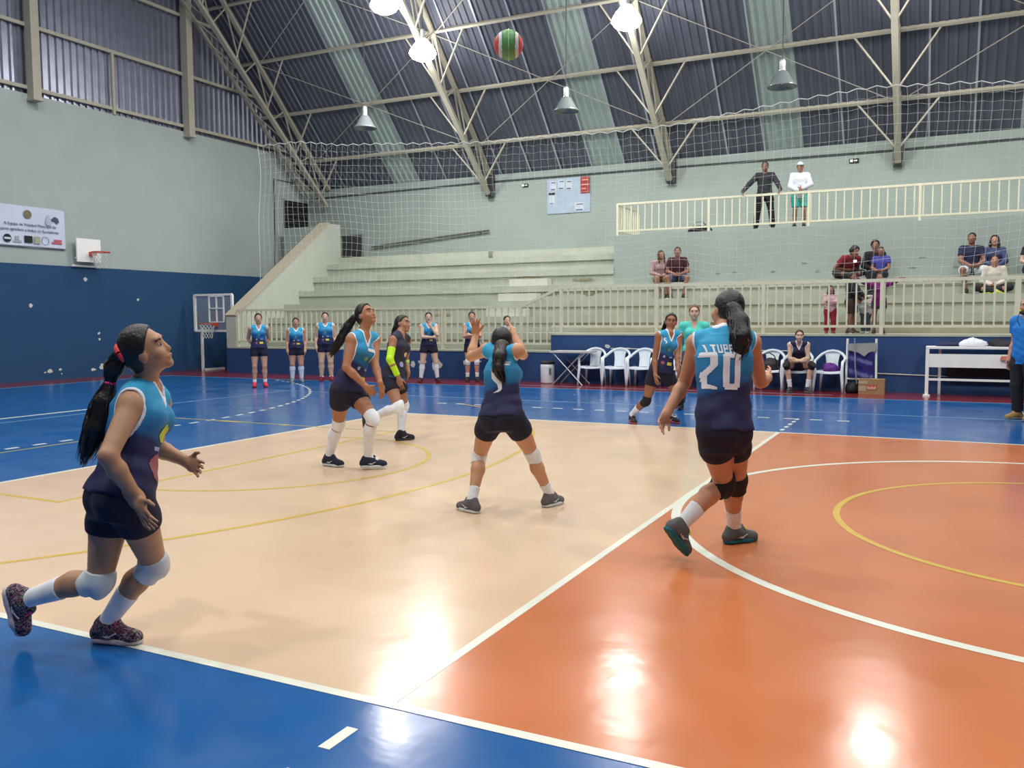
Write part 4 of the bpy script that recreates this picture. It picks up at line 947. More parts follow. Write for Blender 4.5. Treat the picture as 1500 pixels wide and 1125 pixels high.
    if sleeve:
        for k, c, t0, t1 in sleeve:
            q0 = J['s'+k]+(J['e'+k]-J['s'+k])*t0; q1 = J['e'+k]+(J['w'+k]-J['e'+k])*t1; ud, fd_ = nrm(J['e'+k]-J['s'+k]), nrm(J['w'+k]-J['e'+k])
            part('arm_sleeve', [rc(q0-ud*.05, J['e'+k], .053*am, .044*am, .015, [(q0, -ud)]), rc(J['e'+k], q1+fd_*.04, .045*am, .036*am, .015, [(q1, fd_)])], M('neon_sleeve', c, .7, .05))
    # ---- hair and face
    hk, hc = hair[0], hair[1]; mh = M('hair_%d_%d_%d' % hc, hc, .42, .22, 60, bump=.3)
    hv_ = min(vox, .009)
    nf = nrm(F*.86-headup*.50); c0 = hp(0, -.002, -.012)
    if hk != 'bald':
        sc_ = {'short': .010, 'pony': .013, 'long': .018, 'bun': .013, 'curly': .024}[hk]
        hp_ = [el(hp(0, -.012, .024), hf, v3((.073+sc_, .090+sc_, .094+sc_))*hs, .015, [(c0, nf)]), ]
        if hk in ('pony', 'long', 'bun', 'curly'): hp_.append(el(hp(0, -.055, -.03), hf, v3((.060, .045, .060))*hs, .03, [(c0, nf)]))
        if hk == 'short': hp_[0].clips = [(c0, nf), (hp(0, 0, -.055), -headup)]
        if hk == 'curly': hp_ += [el(hp(.05*math.cos(a), -.05+.03*math.sin(a*2), .03+.06*math.sin(a)), hf, v3((.05, .05, .05))*hs, .02, [(c0, nf)]) for a in np.linspace(0, 6, 7)]
        ho = part('hair', hp_, mh, hv_)
        if hk == 'bun': part('hair_bun', [el(hp(0, -.05, .125), hf, v3((.035, .035, .03))*hs, .01)], mh, hv_, parent=ho)
        if hk == 'long':
            for sg in (1, -1): part('hair_lock', [rc(hp(sg*.075, .0, .0), hp(sg*.085, .005, -.10), .028*hs, .030*hs, .02), rc(hp(sg*.085, .005, -.10), hp(sg*.07, .03, -.21), .03*hs, .014*hs, .02), rc(hp(0, -.08, -.03), hp(0, -.08, -.19), .06*hs, .035*hs, .03)], mh, hv_, parent=ho)
        if hk == 'pony':
            ch = pony if pony is not None else [tuple(hp(0, -.10, .0))+(.028*hs,), tuple(hp(0, -.125, -.05))+(.034*hs,), tuple(hp(0, -.11, -.15))+(.024*hs,), tuple(hp(0, -.10, -.20))+(.010*hs,)]
            ch = [v3(c) for c in ch]; pr_ = [rc(a[:3], b[:3], a[3], b[3], .015) for a, b in zip(ch[:-1], ch[1:])]
            rs = np.random.default_rng(7)
            if detail:
                for q in range(9):
                    o_ = rs.normal(0, .35, (len(ch), 3)); pr_ += [rc(a[:3]+o_[i]*a[3], b[:3]+o_[i+1]*b[3], a[3]*.5, b[3]*.4, .008) for i, (a, b) in enumerate(zip(ch[:-1], ch[1:])) if i > 0]
            pr_.append(rc(hp(0, -.075, .01), ch[0][:3], .03*hs, ch[0][3], .02))
            po = part('ponytail', pr_, mh, hv_, parent=root)
            if detail:
                sb_ = MB(); cen = np.array([c[:3] for c in ch]); rad_ = np.array([c[3] for c in ch]); tt = np.linspace(0, 1, len(ch)); T = np.linspace(.02, 1.0, 9)
                dl = nrm(cen[-1]-cen[-2])
                for q in range(110):
                    o1 = rs.normal(0, 1, 3); o1 = nrm(o1)*rs.uniform(.82, 1.10); o2_ = rs.normal(0, 1, 3)*.25; ph_ = rs.uniform(0, 6); ext = rs.uniform(0, .05)*s
                    pts_ = []
                    for t in T:
                        c = np.array([np.interp(t, tt, cen[:, i]) for i in range(3)]); r_ = np.interp(t, tt, rad_)
                        c = c+(o1+o2_*t)*r_+dl*ext*t**3+.004*np.array([math.sin(t*14+ph_), math.cos(t*11+ph_), 0])
                        pts_.append(tuple(c))
                    sb_.tube(pts_, [.0022]+[.0028]*7+[.0008], 3, False)
                if po is not None: sb_.build('hair_strands', mh, po)['kind'] = 'stuff'
            for (c, r, axd, tc) in (ties or []):
                fr2 = nrm(axd); p1 = nrm(np.cross(fr2, (0.3, .2, 1))); p2 = np.cross(fr2, p1)
                MB().tube([v3(c)+r*(p1*math.cos(a)+p2*math.sin(a)) for a in np.linspace(0, 2*PI, 15)], r*.45, 6, False).build('hair_tie', M('tie_%d%d' % (tc[0], tc[1]), tc, .6), po, True)
    if cap: 
        co = part('cap', [el(hp(0, -.012, .035), hf, v3((.090, .105, .096))*hs, .01, [(hp(0, 0, .045), -headup)])], cloth(cap), hv_)
        part('visor', [el(hp(0, .10, .045), hf, v3((.065, .075, .010))*hs, .01)], cloth(cap), hv_, parent=co)
    mb, mi, ml, mbr = MB(), MB(), MB(), MB()
    for sg in (1, -1):
        e0 = hp(sg*.031, .0700, .004); er = .0098*hs
        mb.lathe([(0, -er), (er*.7, -er*.7), (er, 0), (er*.7, er*.7), (0, er)], tuple(e0), 10)
        ec = e0+F*er*.55; mi.lathe([(0, -.0070*hs), (.005*hs, -.0055*hs), (.0075*hs, 0), (.005*hs, .0055*hs), (0, .0070*hs)], tuple(ec), 8)
        if vox < .0115: mbr.tube([hp(sg*.014, .0845, .024), hp(sg*.032, .083, .031), hp(sg*.052, .068, .025)], [.0045*hs, .005*hs, .003*hs], 5)
    ml.tube([hp(-.024, .076, -.062), hp(-.010, .0875, -.059), hp(.010, .0875, -.059), hp(.024, .076, -.062)], [.003*hs, .007*hs, .007*hs, .003*hs], 6)
    eo = mb.build('eyes', m_eyew, root, True); eo['kind'] = 'stuff'; io = mi.build('irises', m_iris, eo, True); io['kind'] = 'stuff'; ml.build('mouth', m_lip, root, True); mbr.v and mbr.build('eyebrows', mh if hk != 'bald' else m_brow, root, True)
    return dict(root=root, top=pj, geo=(V if kind != 'jersey' else pj_geo[0], Fq if kind != 'jersey' else pj_geo[1]), pel=pel, S=S, L=Lt, xm=xm, fm=fm, xs=xs, fs=fs, J=J, s=s)

# flat prints that follow the cloth
def decal(pd, name, shape, centre_u, centre_x, side, mat, size, cell=.006, lift=.0035):
    """shape: list of polygons (x right as read, y up, unit box); printed on front (side=1) or back (side=-1)"""
    V, Fq = pd['geo']; key = 'bvh'
    if key not in pd: pd[key] = BVHTree.FromPolygons([tuple(v) for v in V], [tuple(f) for f in Fq])
    fx = pd['fm']*side; rx = np.cross(pd['S'], fx)   # reading direction seen from outside
    o = pd['pel']+pd['S']*pd['L']*centre_u+pd['xm']*centre_x
    def inside(x, y):
        for poly in shape:
            c = False; j = len(poly)-1
            for i in range(len(poly)):
                (xi, yi), (xj, yj) = poly[i], poly[j]
                if (yi > y) != (yj > y) and x < (xj-xi)*(y-yi)/(yj-yi)+xi: c = not c
                j = i
            if c: return True
        return False
    xs_ = [p[0] for q in shape for p in q]; ys_ = [p[1] for q in shape for p in q]
    nx_, ny_ = int((max(xs_)-min(xs_))*size/cell)+2, int((max(ys_)-min(ys_))*size/cell)+2
    vid = {}; VV = []; FF = []
    def vert(i, j):
        if (i, j) in vid: return vid[i, j]
        x, y = min(xs_)*size+i*cell, min(ys_)*size+j*cell
        p = o+rx*x+pd['S']*y
        hit = pd[key].ray_cast(Vector(p+fx*.45), Vector(-fx), .9)
        if hit[0] is None: vid[i, j] = None; return None
        vid[i, j] = len(VV); VV.append(tuple(hit[0]+Vector(fx)*lift)); return vid[i, j]
    for i in range(nx_):
        for j in range(ny_):
            if inside(min(xs_)+(i+.5)*cell/size, min(ys_)+(j+.5)*cell/size):
                q = [vert(i, j), vert(i+1, j), vert(i+1, j+1), vert(i, j+1)]
                if None not in q: FF.append(q)
    if FF: link(name, np_mesh(name, VV, FF, mat, True), pd['top'])
def circle(r, x=0, y=0, n=18): return [(x+r*math.cos(2*PI*k/n), y+r*math.sin(2*PI*k/n)) for k in range(n)]
def box2(x0, y0, x1, y1): return [(x0, y0), (x1, y0), (x1, y1), (x0, y1)]
G2 = [[(0, .86), (.02, 1), (.40, 1), (.42, .98), (.42, .64), (.20, .36), (.20, .14), (.40, .06), (.40, 0), (.10, .02), (.08, .06), (.08, .42), (.26, .66), (.26, .86)]]
G0 = [[(.0, .10), (.0, .92), (.08, 1), (.40, 1), (.48, .92), (.48, .10), (.40, 0), (.08, 0)], [(.17, .15), (.31, .15), (.31, .84), (.17, .84)]]
G5 = [[(.05, 1), (.50, 1), (.46, .86), (.20, .86), (.20, .70), (.50, .40), (.50, .14), (.40, .02), (.10, -.02), (.32, .10), (.34, .16), (.30, .34), (.04, .60)]]
def ring_in(polys):   # even-odd for the zero: outer minus inner strips
    (ox, oy) = (0, 0); return [box2(0, .06, .17, .94), box2(.31, .06, .48, .94), box2(.05, .84, .43, 1), box2(.05, 0, .43, .15)]
def shift(sh, dx, dy, k=1.0): return [[(x*k+dx, y*k+dy) for x, y in p] for p in sh]
LET = {'I': [box2(.3, 0, .55, 1)], 'T': [box2(.32, 0, .58, 1), box2(.05, .8, .85, 1)], 'U': [box2(.08, 0, .3, 1), box2(.58, 0, .8, 1), box2(.08, 0, .8, .2)],
       'P': [box2(.1, 0, .32, 1), box2(.1, .82, .8, 1), box2(.1, .42, .8, .6), box2(.58, .42, .8, 1)], 'E': [box2(.1, 0, .32, 1), box2(.1, .8, .78, 1), box2(.1, .4, .7, .6), box2(.1, 0, .78, .2)],
       'V': [[(.02, 1), (.26, 1), (.44, .3), (.62, 1), (.86, 1), (.56, 0), (.32, 0)]], 'A': [[(.02, 0), (.26, 0), (.44, .7), (.62, 0), (.86, 0), (.56, 1), (.32, 1)], box2(.25, .22, .62, .38)]}
def word(t, k, kx=.6): 
    out = []
    for i, ch in enumerate(t): out += [[(x*kx, y) for x, y in p] for p in shift(LET[ch], (i-len(t)/2)*k*.98, 0, k)]
    return out
p_lilac = M('print_lilac', (150, 160, 204), .7)
p_white, p_lime, p_pink, p_yel, p_ring = M('print_white', (226, 228, 232), .7), M('print_lime', (186, 200, 60), .7), M('print_pink', (150, 84, 92), .7), M('print_yellow', (214, 210, 70), .7), M('print_olive', (110, 158, 110), .7)
def chest_prints(pd, cell=.008, full=True):
    s = pd['s']
    decal(pd, 'crest_print', [circle(.5)], .60, 0, 1, p_ring, .046*s, cell)
    decal(pd, 'patch_print', [box2(-.5, -.25, .5, .25)], .26, .050*s, 1, p_yel, .080*s, cell)
    decal(pd, 'badge_print', [circle(.5)], .27, -.055*s, 1, p_pink, .050*s, cell)
    if full:
        decal(pd, 'logo_print', [box2(-.5, -.2, .5, .2)], .42, .055*s, 1, p_lilac, .05*s, cell); decal(pd, 'logo_print', [circle(.4)], .42, -.05*s, 1, p_lilac, .045*s, cell)

# ------------------------------------------------------------------ the people
CAMP = v3((-1.074, -2.734, 1.51))
Rv, Fv, Zv = v3((.896, .445, 0)), v3((-.445, .895, 0)), v3((0, 0, 1))   # picture right, into the picture, up
def az_cam(pos, off=0.0): return math.atan2(CAMP[1]-pos[1], CAMP[0]-pos[0])+off
JN = {
'runner':dict(H=(-4.286,0.041,1.378),N=(-4.344,0.081,1.23),sR=(-4.267,-0.062,1.146),sL=(-4.418,0.216,1.121),eR=(-4.206,-0.243,0.946),wR=(-4.179,-0.123,0.737),fR=(-4.096,-0.152,0.655),eL=(-4.547,0.303,0.889),wL=(-4.314,0.281,0.836),fL=(-4.198,0.262,0.811),hR=(-4.269,-0.09,0.738),hL=(-4.445,-0.032,0.718),kR=(-4.331,0.082,0.386),aR=(-4.571,0.003,0.096),tR=(-4.404,0.054,0.003),kL=(-4.51,-0.071,0.327),aL=(-4.862,-0.192,0.224),tL=(-4.929,-0.183,0.028)),
'tall':dict(H=(-6.312,4.509,1.549),N=(-6.325,4.463,1.364),sR=(-6.338,4.298,1.307),sL=(-6.302,4.639,1.305),eR=(-6.323,4.181,1.043),wR=(-6.156,4.283,0.846),fR=(-6.138,4.381,0.764),eL=(-6.21,4.503,1.062),wL=(-6.076,4.4,0.873),fL=(-6.074,4.441,0.748),hR=(-6.423,4.218,0.795),hL=(-6.426,4.433,0.785),kR=(-6.571,4.365,0.445),aR=(-6.742,4.418,0.097),tR=(-6.536,4.405,-0.014),kL=(-6.123,4.329,0.532),aL=(-6.252,4.417,0.136),tL=(-6.086,4.521,0.021)),
'libero':dict(H=(-7.178,6.481,1.444),N=(-7.15,6.359,1.327),sR=(-7.142,6.21,1.254),sL=(-7.151,6.528,1.246),eR=(-7.108,6.081,1.026),wR=(-7.031,6.151,0.791),fR=(-7.001,6.162,0.658),eL=(-7.19,6.549,0.969),wL=(-7.054,6.399,0.843),fL=(-7.106,6.461,0.752),hR=(-7.184,6.155,0.77),hL=(-7.164,6.334,0.759),kL=(-7.198,6.515,0.416),aL=(-7.119,6.31,0.088),tL=(-7.004,6.455,-0.001),kR=(-6.984,6.071,0.441),aR=(-7.322,5.937,0.306),tR=(-7.462,6,0.167)),
'setter':dict(H=(-4.221,3.421,1.336),N=(-4.165,3.31,1.222),sL=(-4.32,3.353,1.261),sR=(-4.01,3.272,1.262),eL=(-4.544,3.499,1.198),wL=(-4.575,3.64,1.384),fL=(-4.553,3.591,1.492),eR=(-4.089,3.533,1.219),wR=(-4.221,3.63,1.391),fR=(-4.281,3.701,1.468),hL=(-4.221,3.216,0.743),hR=(-4.024,3.222,0.751),kL=(-4.395,3.352,0.412),aL=(-4.347,3.146,0.107),tL=(-4.496,3.2,-0.01),kR=(-3.968,3.446,0.443),aR=(-3.894,3.596,0.111),tR=(-3.857,3.731,-0.018)),
'twenty':dict(H=(-2.303,2.769,1.552),N=(-2.289,2.637,1.418),sL=(-2.464,2.647,1.349),sR=(-2.153,2.766,1.353),eL=(-2.568,2.766,1.095),wL=(-2.636,2.605,0.914),fL=(-2.654,2.506,0.838),eR=(-2.121,2.924,1.101),wR=(-2.124,3.179,1.107),fR=(-2.129,3.306,1.135),hL=(-2.312,2.481,0.825),hR=(-2.23,2.654,0.808),kR=(-2.254,2.882,0.461),aR=(-2.308,3.074,0.11),tR=(-2.204,3.197,-0.015),kL=(-2.298,2.713,0.469),aL=(-2.5,2.452,0.235),tL=(-2.476,2.514,0.022)),
'five':dict(H=(-4.517,9.201,1.453),N=(-4.52,9.117,1.302),sR=(-4.629,8.991,1.257),sL=(-4.407,9.232,1.263),eR=(-4.671,8.946,0.956),wR=(-4.638,8.874,0.725),fR=(-4.604,8.831,0.615),eL=(-4.402,9.119,1.009),wL=(-4.357,8.998,0.808),fL=(-4.329,8.934,0.71),hR=(-4.704,9.026,0.733),hL=(-4.553,9.142,0.739),kR=(-4.804,9.006,0.348),aR=(-5.07,9.176,0.127),tR=(-4.983,9.041,-0.021),kL=(-4.395,9.216,0.364),aL=(-4.567,9.481,0.138),tL=(-4.455,9.375,-0.023)),
}
PONY_runner = [ (-4.367,-0.023,1.362,0.028), (-4.412,-0.028,1.303,0.042), (-4.427,-0.041,1.233,0.018), (-4.449,-0.059,1.151,0.044), (-4.473,-0.081,1.035,0.05), (-4.526,-0.095,0.916,0.026) ]
PONY_tall = [ (-6.429,4.472,1.529,0.03), (-6.488,4.446,1.440,0.044), (-6.540,4.410,1.323,0.042), (-6.629,4.376,1.179,0.022) ]
PONY_libero = [ (-7.254,6.441,1.419,0.03), (-7.275,6.424,1.334,0.028), (-7.273,6.419,1.274,0.012) ]
PONY_setter = [ (-4.156,3.293,1.292,0.055), (-4.122,3.192,1.222,0.05), (-4.115,3.155,1.141,0.04), (-4.085,3.163,1.058,0.016) ]
PONY_twenty = [ (-2.251,2.684,1.564,0.042), (-2.201,2.646,1.480,0.06), (-2.180,2.592,1.390,0.066), (-2.193,2.580,1.316,0.052), (-2.216,2.561,1.235,0.012) ]
PONY_five = [ (-4.605,9.268,1.444,0.03), (-4.636,9.243,1.319,0.03), (-4.628,9.218,1.252,0.015) ]
SK = (176, 132, 100); PALE = (206, 170, 146); TAN = (160, 116, 88); DARKS = (120, 82, 64)
HB = (24, 19, 18)
navy = (22, 22, 46); wht = (226, 230, 234); blk = (22, 22, 24)
knit = M('patterned_knit_shoe', (70, 60, 66), .8, .1, 30); nt = knit.node_tree
geo = nt.nodes.new('ShaderNodeNewGeometry'); vo = nt.nodes.new('ShaderNodeTexNoise'); vo.inputs['Scale'].default_value = 50; vo.inputs['Detail'].default_value = 1; nt.links.new(geo.outputs['Position'], vo.inputs['Vector'])
rp_n = nt.nodes.new('ShaderNodeValToRGB'); rp_n.color_ramp.interpolation = 'CONSTANT'
for i_, (ps, cc) in enumerate([(0, (30, 28, 34)), (.42, (150, 126, 140)), (.5, (46, 40, 48)), (.57, (136, 58, 96)), (.62, (60, 54, 60)), (.68, (110, 176, 80))]):
    e_ = rp_n.color_ramp.elements[i_] if i_ < 2 else rp_n.color_ramp.elements.new(ps)
    e_.position = ps; e_.color = lin(cc)
nt.links.new(vo.outputs['Fac'], rp_n.inputs[0]); nt.links.new(rp_n.outputs[0], [q for q in nt.nodes if q.bl_idname == 'ShaderNodeHueSaturation'][0].inputs['Color'])
# runner at the left
pd = person(JN['runner'], 'player running at the left front in cyan and navy jersey, long tied ponytail', 1.62, Rv*.86+Fv*.12+Zv*.36, SK, .0068, top=('jersey', 'teal'), hair=('pony', HB),
    pony=PONY_runner, ties=[((PONY_runner[0][0]+.012, PONY_runner[0][1], PONY_runner[0][2]+.006), .037, (.8, .4, .45), (255, 74, 66)), ((PONY_runner[2][0], PONY_runner[2][1], PONY_runner[2][2]), .019, (.2, .1, 1), (226, 40, 130))],
    shoes=knit, sole=(204, 190, 196), lace=(214, 40, 130), socks=(wht, .50), pads=((206, 212, 212), .045, .085), detail=True, toe_flat=(False, True), girth=1.03)
decal(pd, 'crest_print', [circle(.5)], .58, -.055, 1, p_lime, .085); decal(pd, 'badge_print', [circle(.5)], .28, -.075, 1, p_pink, .12); decal(pd, 'logo_print', [box2(-.5, -.2, .5, .2)], .44, -.085, 1, p_lilac, .05)
# tall player with flying hair
pd = person(JN['tall'], 'tall player with flying dark hair and white knee high socks, looking up', 1.72, Rv*.74-Fv*.42+Zv*.40, (166, 114, 82), .0080, top=('jersey', 'teal'), hair=('pony', HB), pony=PONY_tall,
    shoes=(28, 34, 58), sole=(206, 210, 214), lace=(28, 30, 44), socks=(wht, .16), pads=(wht, .07, .05), detail=True)
chest_prints(pd, .007); decal(pd, 'sponsor_print', [box2(-.5, -.16, .5, .16)], .76, .03, 1, p_white, .09, .006)
# libero
pd = person(JN['libero'], 'player in dark navy jersey with neon yellow arm sleeves behind the tall player', 1.62, Rv*.86-Fv*.32+Zv*.12, TAN, .0085, top=('jersey', 'libero', (60, 56, 70)), hair=('pony', HB), pony=PONY_libero,
    shoes=(32, 26, 34), sole=(60, 60, 66), lace=(200, 200, 206), socks=((214, 216, 226), .14), pads=(wht, .06, .07), sleeve=[('R', (188, 240, 36), .42, .86), ('L', (150, 214, 50), .9, .45)], toe_flat=(True, False), detail=True)
decal(pd, 'crest_print', [circle(.5)], .56, .03, 1, M('print_cream', (206, 190, 150), .7), .06, .006); decal(pd, 'logo_print', [circle(.5)], .34, -.02, 1, M('print_lilac', (132, 142, 196), .7), .07, .006)
# setter seen from behind
pd = person(JN['setter'], 'setter seen from behind with raised arms, white knee pads and grey shoes', 1.60, Fv*.78-Rv*.02+Zv*.62, (196, 146, 110), .0072, top=('jersey', 'teal'), hair=('pony', (30, 22, 20)), pony=PONY_setter,
    shoes=((98, 92, 98), (98, 96, 100)), sole=(208, 214, 210), lace=(214, 50, 92), socks=(wht, .74), pads=(wht, .055, .075), detail=True)
decal(pd, 'number_print', shift(G5, -.27, -.5, 1.0), .57, -.025, -1, p_white, .185, .004); decal(pd, 'name_print', [box2(-.5, -.08, .5, .08), box2(-.3, .12, .5, .2)], .82, -.07, -1, p_white, .10, .005)
# number 20
pd = person(JN['twenty'], 'player number 20 seen from behind, black knee pads and thick ponytail', 1.72, Fv*.93-Rv*.36, (190, 138, 108), .0070, top=('jersey', 'teal'), hair=('pony', (20, 17, 17)), pony=PONY_twenty,
    shoes=(92, 96, 96), sole=(26, 104, 116), lace=(198, 226, 40), socks=(wht, .60), pads=(blk, .05, .085), toe_flat=(False, True), detail=True, girth=1.04)
decal(pd, 'number_print', shift(G2, -.50, -.5)+shift(ring_in(G0), .04, -.5), .60, .085, -1, p_white, .225, .0035)
decal(pd, 'name_print', word('ITUPEVA', .054), .775, .050, -1, p_white, 1.0, .0035)
# number 5
pd = person(JN['five'], 'lunging player number 5 facing the camera, black knee pads and coral shoes', 1.62, -Fv*.96-Rv*.10+Zv*.05, (148, 100, 74), .0085, top=('jersey', 'teal'), hair=('pony', HB), pony=PONY_five,
    shoes=(46, 34, 42), sole=(232, 84, 70), lace=(244, 96, 84), socks=(wht, .52), pads=(blk, .06, .09), detail=True)
decal(pd, 'number_print', shift(G5, -.27, -.5), .80, -.085, 1, p_white, .075, .004); chest_prints(pd, .007)
# teal coach
cp = (-4.75, 11.34, 0); a = az_cam(cp, .05)
person(canon(cp, a, 1.70, arms='down', legs='open'), 'woman in turquoise v neck shirt and grey trousers standing behind number 5', 1.70, (math.cos(a), math.sin(a), .02), PALE, .0105, top=('tee', (84, 212, 196)), bottom=('trousers', (66, 76, 84)), hair=('pony', (112, 84, 66)),
    shoes=(40, 40, 46), sole=(50, 50, 54), neck_open=1.4)
# substitutes in a row
def sub(pos, h, off, label, arms, **k):
    a = az_cam(pos, off); kw = dict(top=('jersey', 'teal'), hair=('pony', HB), shoes=(180, 40, 70), sole=(150, 30, 60), socks=(wht, .76)); kw.update(k); legs = kw.pop('legs', None)
    pd = person(canon(pos, a, h, arms=arms, legs=legs), label, h, (math.cos(a), math.sin(a), 0), kw.pop('skin', PALE), .0115, group='substitute players', **kw)
    chest_prints(pd, .011, True); return pd
sub((-14.85, 12.26, 0), 1.64, .05, 'slim substitute with hands behind her back, pink shoes, leftmost of the row', 'behind', shoes=(196, 52, 80), skin=(196, 150, 126))
sub((-15.05, 13.75, 0), 1.54, .0, 'short substitute with white knee high socks and grey shoes, second from the left', 'down', girth=1.22, socks=((206, 216, 230), .14), shoes=(120, 136, 140), sole=(150, 160, 160), skin=(188, 142, 118))
sub((-14.68, 14.4, 0), 1.67, -.05, 'stout substitute with hair over one shoulder, dark red shoes, third from the left', 'down', girth=1.25, hair=('pony', (40, 28, 26)), shoes=(116, 24, 40), socks=(wht, .9))
sub((-12.08, 14.98, 0), 1.65, .05, 'substitute with folded arms and hand on chin, white knee high socks', 'chin', socks=(wht, .08), shoes=(60, 36, 46), legs='open', girth=1.08)
sub((-11.22, 15.55, 0), 1.66, .05, 'substitute with hair bun and folded arms, white knee pads', 'crossed', hair=('bun', HB), pads=(wht, .06, .075), shoes=(40, 34, 34), sole=(80, 70, 66), socks=(wht, .66), skin=(196, 148, 124))
sub((-10.32, 15.62, 0), 1.56, .3, 'substitute whose face peeks out behind the setter', 'down')
# seated girl
sp_ = (-3.75, 15.66, 0); a = az_cam(sp_, .1)
person(canon(sp_, a, 1.62, arms='knees', sit=.44, lean=.42, legs='wide'), 'girl in navy jersey seated on a white chair, arms folded on her knees', 1.62, (math.cos(a), math.sin(a), -.05), PALE, .0105, top=('jersey', 'navy'), bottom=('shorts', (36, 32, 44)), hair=('pony', (44, 30, 26)),
    shoes=(54, 56, 60), sole=(120, 124, 126), socks=(wht, .62), pads=(blk, .07, .09))
# referee
rp_ = (-.02, 11.8, 0); a = math.radians(200)
pdr = person(canon(rp_, a+.45, 1.76, arms='down'), 'bald bearded referee in bright blue shirt and black trousers at the right edge', 1.76, (math.cos(a+.3), math.sin(a+.3), 0), (184, 130, 108), .0095, sex='m', girth=1.16, top=('tee', (14, 112, 190)), bottom=('trousers', (22, 22, 28)), hair=('bald', (60, 46, 40)),
    shoes=(150, 122, 70), sole=(120, 124, 128))
decal(pdr, 'badge_print', [box2(-.5, -.5, .5, .5)], .72, .07, 1, M('badge_gold', (196, 164, 60), .6), .085, .006); decal(pdr, 'badge_symbol', [circle(.25)], .72, .07, 1, M('badge_dark', (60, 50, 30), .6), .085, .006, .006)
ref = pdr['J']; fd = nrm((math.cos(a+.3), math.sin(a+.3), 0)); hd = v3(ref['H'])
MB().lathe([(0, -.02), (.014, -.018), (.016, .01), (0, .02)], tuple(hd+fd*.115-Zv*.065), 8, 'y').build('whistle', M('whistle_lime', (206, 216, 50), .4), pdr['root'])
MB().tube([tuple(hd+fd*.115-Zv*.075), tuple(hd+fd*.16-Zv*.20), tuple(v3(ref['N'])+fd*.15-Zv*.09), tuple(v3(ref['N'])+fd*.02+np.cross(fd, Zv)*.09)], .006, 5).build('lanyard', M('navy_lanyard', (40, 44, 80), .7), pdr['root'])
V_, F_ = mesh_sdf([el(hd+fd*.055-Zv*.085, [np.cross(fd, Zv), fd, Zv], (.062, .058, .045), .02)], .009)
link('beard', np_mesh('beard', V_, F_, M('beard_brown', (72, 54, 46), .9, .2, 60, bump=.3), True), pdr['root'])
# two men on the gallery
p1 = (-5.25, 20.0, 3.66); a = az_cam(p1); cl = canon(p1, a, 1.72, legs='open'); 
cl = canon(p1, a, 1.72, legs='open', custom={'R': ((-5.78, 19.72, 4.60), (-.8, .6, .3), (.1, -.8, -.6)), 'L': ((-4.80, 19.72, 4.60), (.8, .6, .3), (-.1, -.8, -.6))})
person(cl, 'man in black tracksuit standing on the gallery with both hands spread on the railing', 1.72, (math.cos(a), math.sin(a), 0), DARKS, .0125, sex='m', top=('long', (34, 38, 44), -.2), bottom=('trousers', (24, 26, 30)), hair=('short', (20, 18, 18)), shoes=(24, 24, 26), sole=(40, 40, 42))
p2 = (-4.40, 19.98, 3.66); a = az_cam(p2, .15)
cl = canon(p2, a, 1.63, custom={'R': ((-4.42, 19.74, 4.60), (-1, .2, -.4), (1, -.1, 0)), 'L': ((-4.30, 19.76, 4.64), (1, .2, -.4), (-1, -.1, 0))})
person(cl, 'man in white hoodie, cap and turquoise shorts leaning on the gallery railing', 1.63, (math.cos(a), math.sin(a), -.05), (150, 104, 84), .0125, sex='m', top=('hoodie', (206, 212, 220)), bottom=('long_shorts', (60, 176, 166)), hair=('short', (22, 20, 20)), cap=(196, 204, 210), shoes=(34, 32, 34), sole=(60, 60, 60))
# spectators on the seats
def seat(pos, h, off, label, sit=.42, lean=.1, arms='lap', face_off=0, **k):
    a = az_cam(pos, off); legs = k.pop('legs', None); af = a+face_off; cu = k.pop('custom', None); sk = k.pop('skin', TAN)
    return person(canon(pos, a, h, arms=arms, sit=sit, lean=lean, legs=legs, custom=cu), label, h, (math.cos(af), math.sin(af), k.pop('fz', 0)), sk, .0125, **k)
seat((-7.68, 19.12, 1.97), 1.55, .15, 'girl with long brown hair in pale pink top seated left of the man in maroon', arms='lap', face_off=.35, top=('long', (168, 136, 136)), bottom=('trousers', (134, 104, 84)), hair=('long', (70, 48, 40)), shoes=(40, 36, 36), lean=.25)
seat((-7.22, 19.15, 1.97), 1.70, -.05, 'man in maroon polo shirt and denim shorts seated beside the long haired girl', sex='m', arms='lap', legs='wide', lean=.28, top=('tee', (62, 26, 36)), bottom=('long_shorts', (62, 76, 110)), hair=('short', (22, 18, 18)), shoes=(50, 46, 46), skin=(146, 100, 80))
pr1 = (-3.28, 19.16, 2.39-.20); a = az_cam(pr1, .6)
seat(pr1, 1.70, .55, 'man in red shirt leaning over sideways with a white phone in hand', sit=.20, lean=.75, sex='m', legs='cross', face_off=.2, fz=-.3, top=('tee', (128, 28, 44)), bottom=('trousers', (58, 52, 50)), hair=('curly', (18, 16, 16)), shoes=(30, 28, 28), skin=(136, 90, 72))
ph = empty('phone', (-2.98, 18.85, 2.78), 'bright white phone held by the man in red shirt', 'phone')
MB().box((-3.02, 18.80, 2.74), (-2.94, 18.812, 2.80)).build('case', M('phone_white', (232, 236, 240), .3), ph); MB().box((-3.01, 18.796, 2.745), (-2.95, 18.80, 2.795)).build('screen', M('phone_screen', (230, 240, 250), emit=1.2), ph)
seat((-2.60, 19.24, 1.97), 1.62, .1, 'person with dark hair and black top seated behind the child in violet', lean=.15, sex='m', arms='lap', top=('long', (24, 24, 34)), bottom=('trousers', (26, 28, 38)), hair=('curly', (18, 16, 16)), shoes=(30, 28, 28), skin=(140, 96, 76))
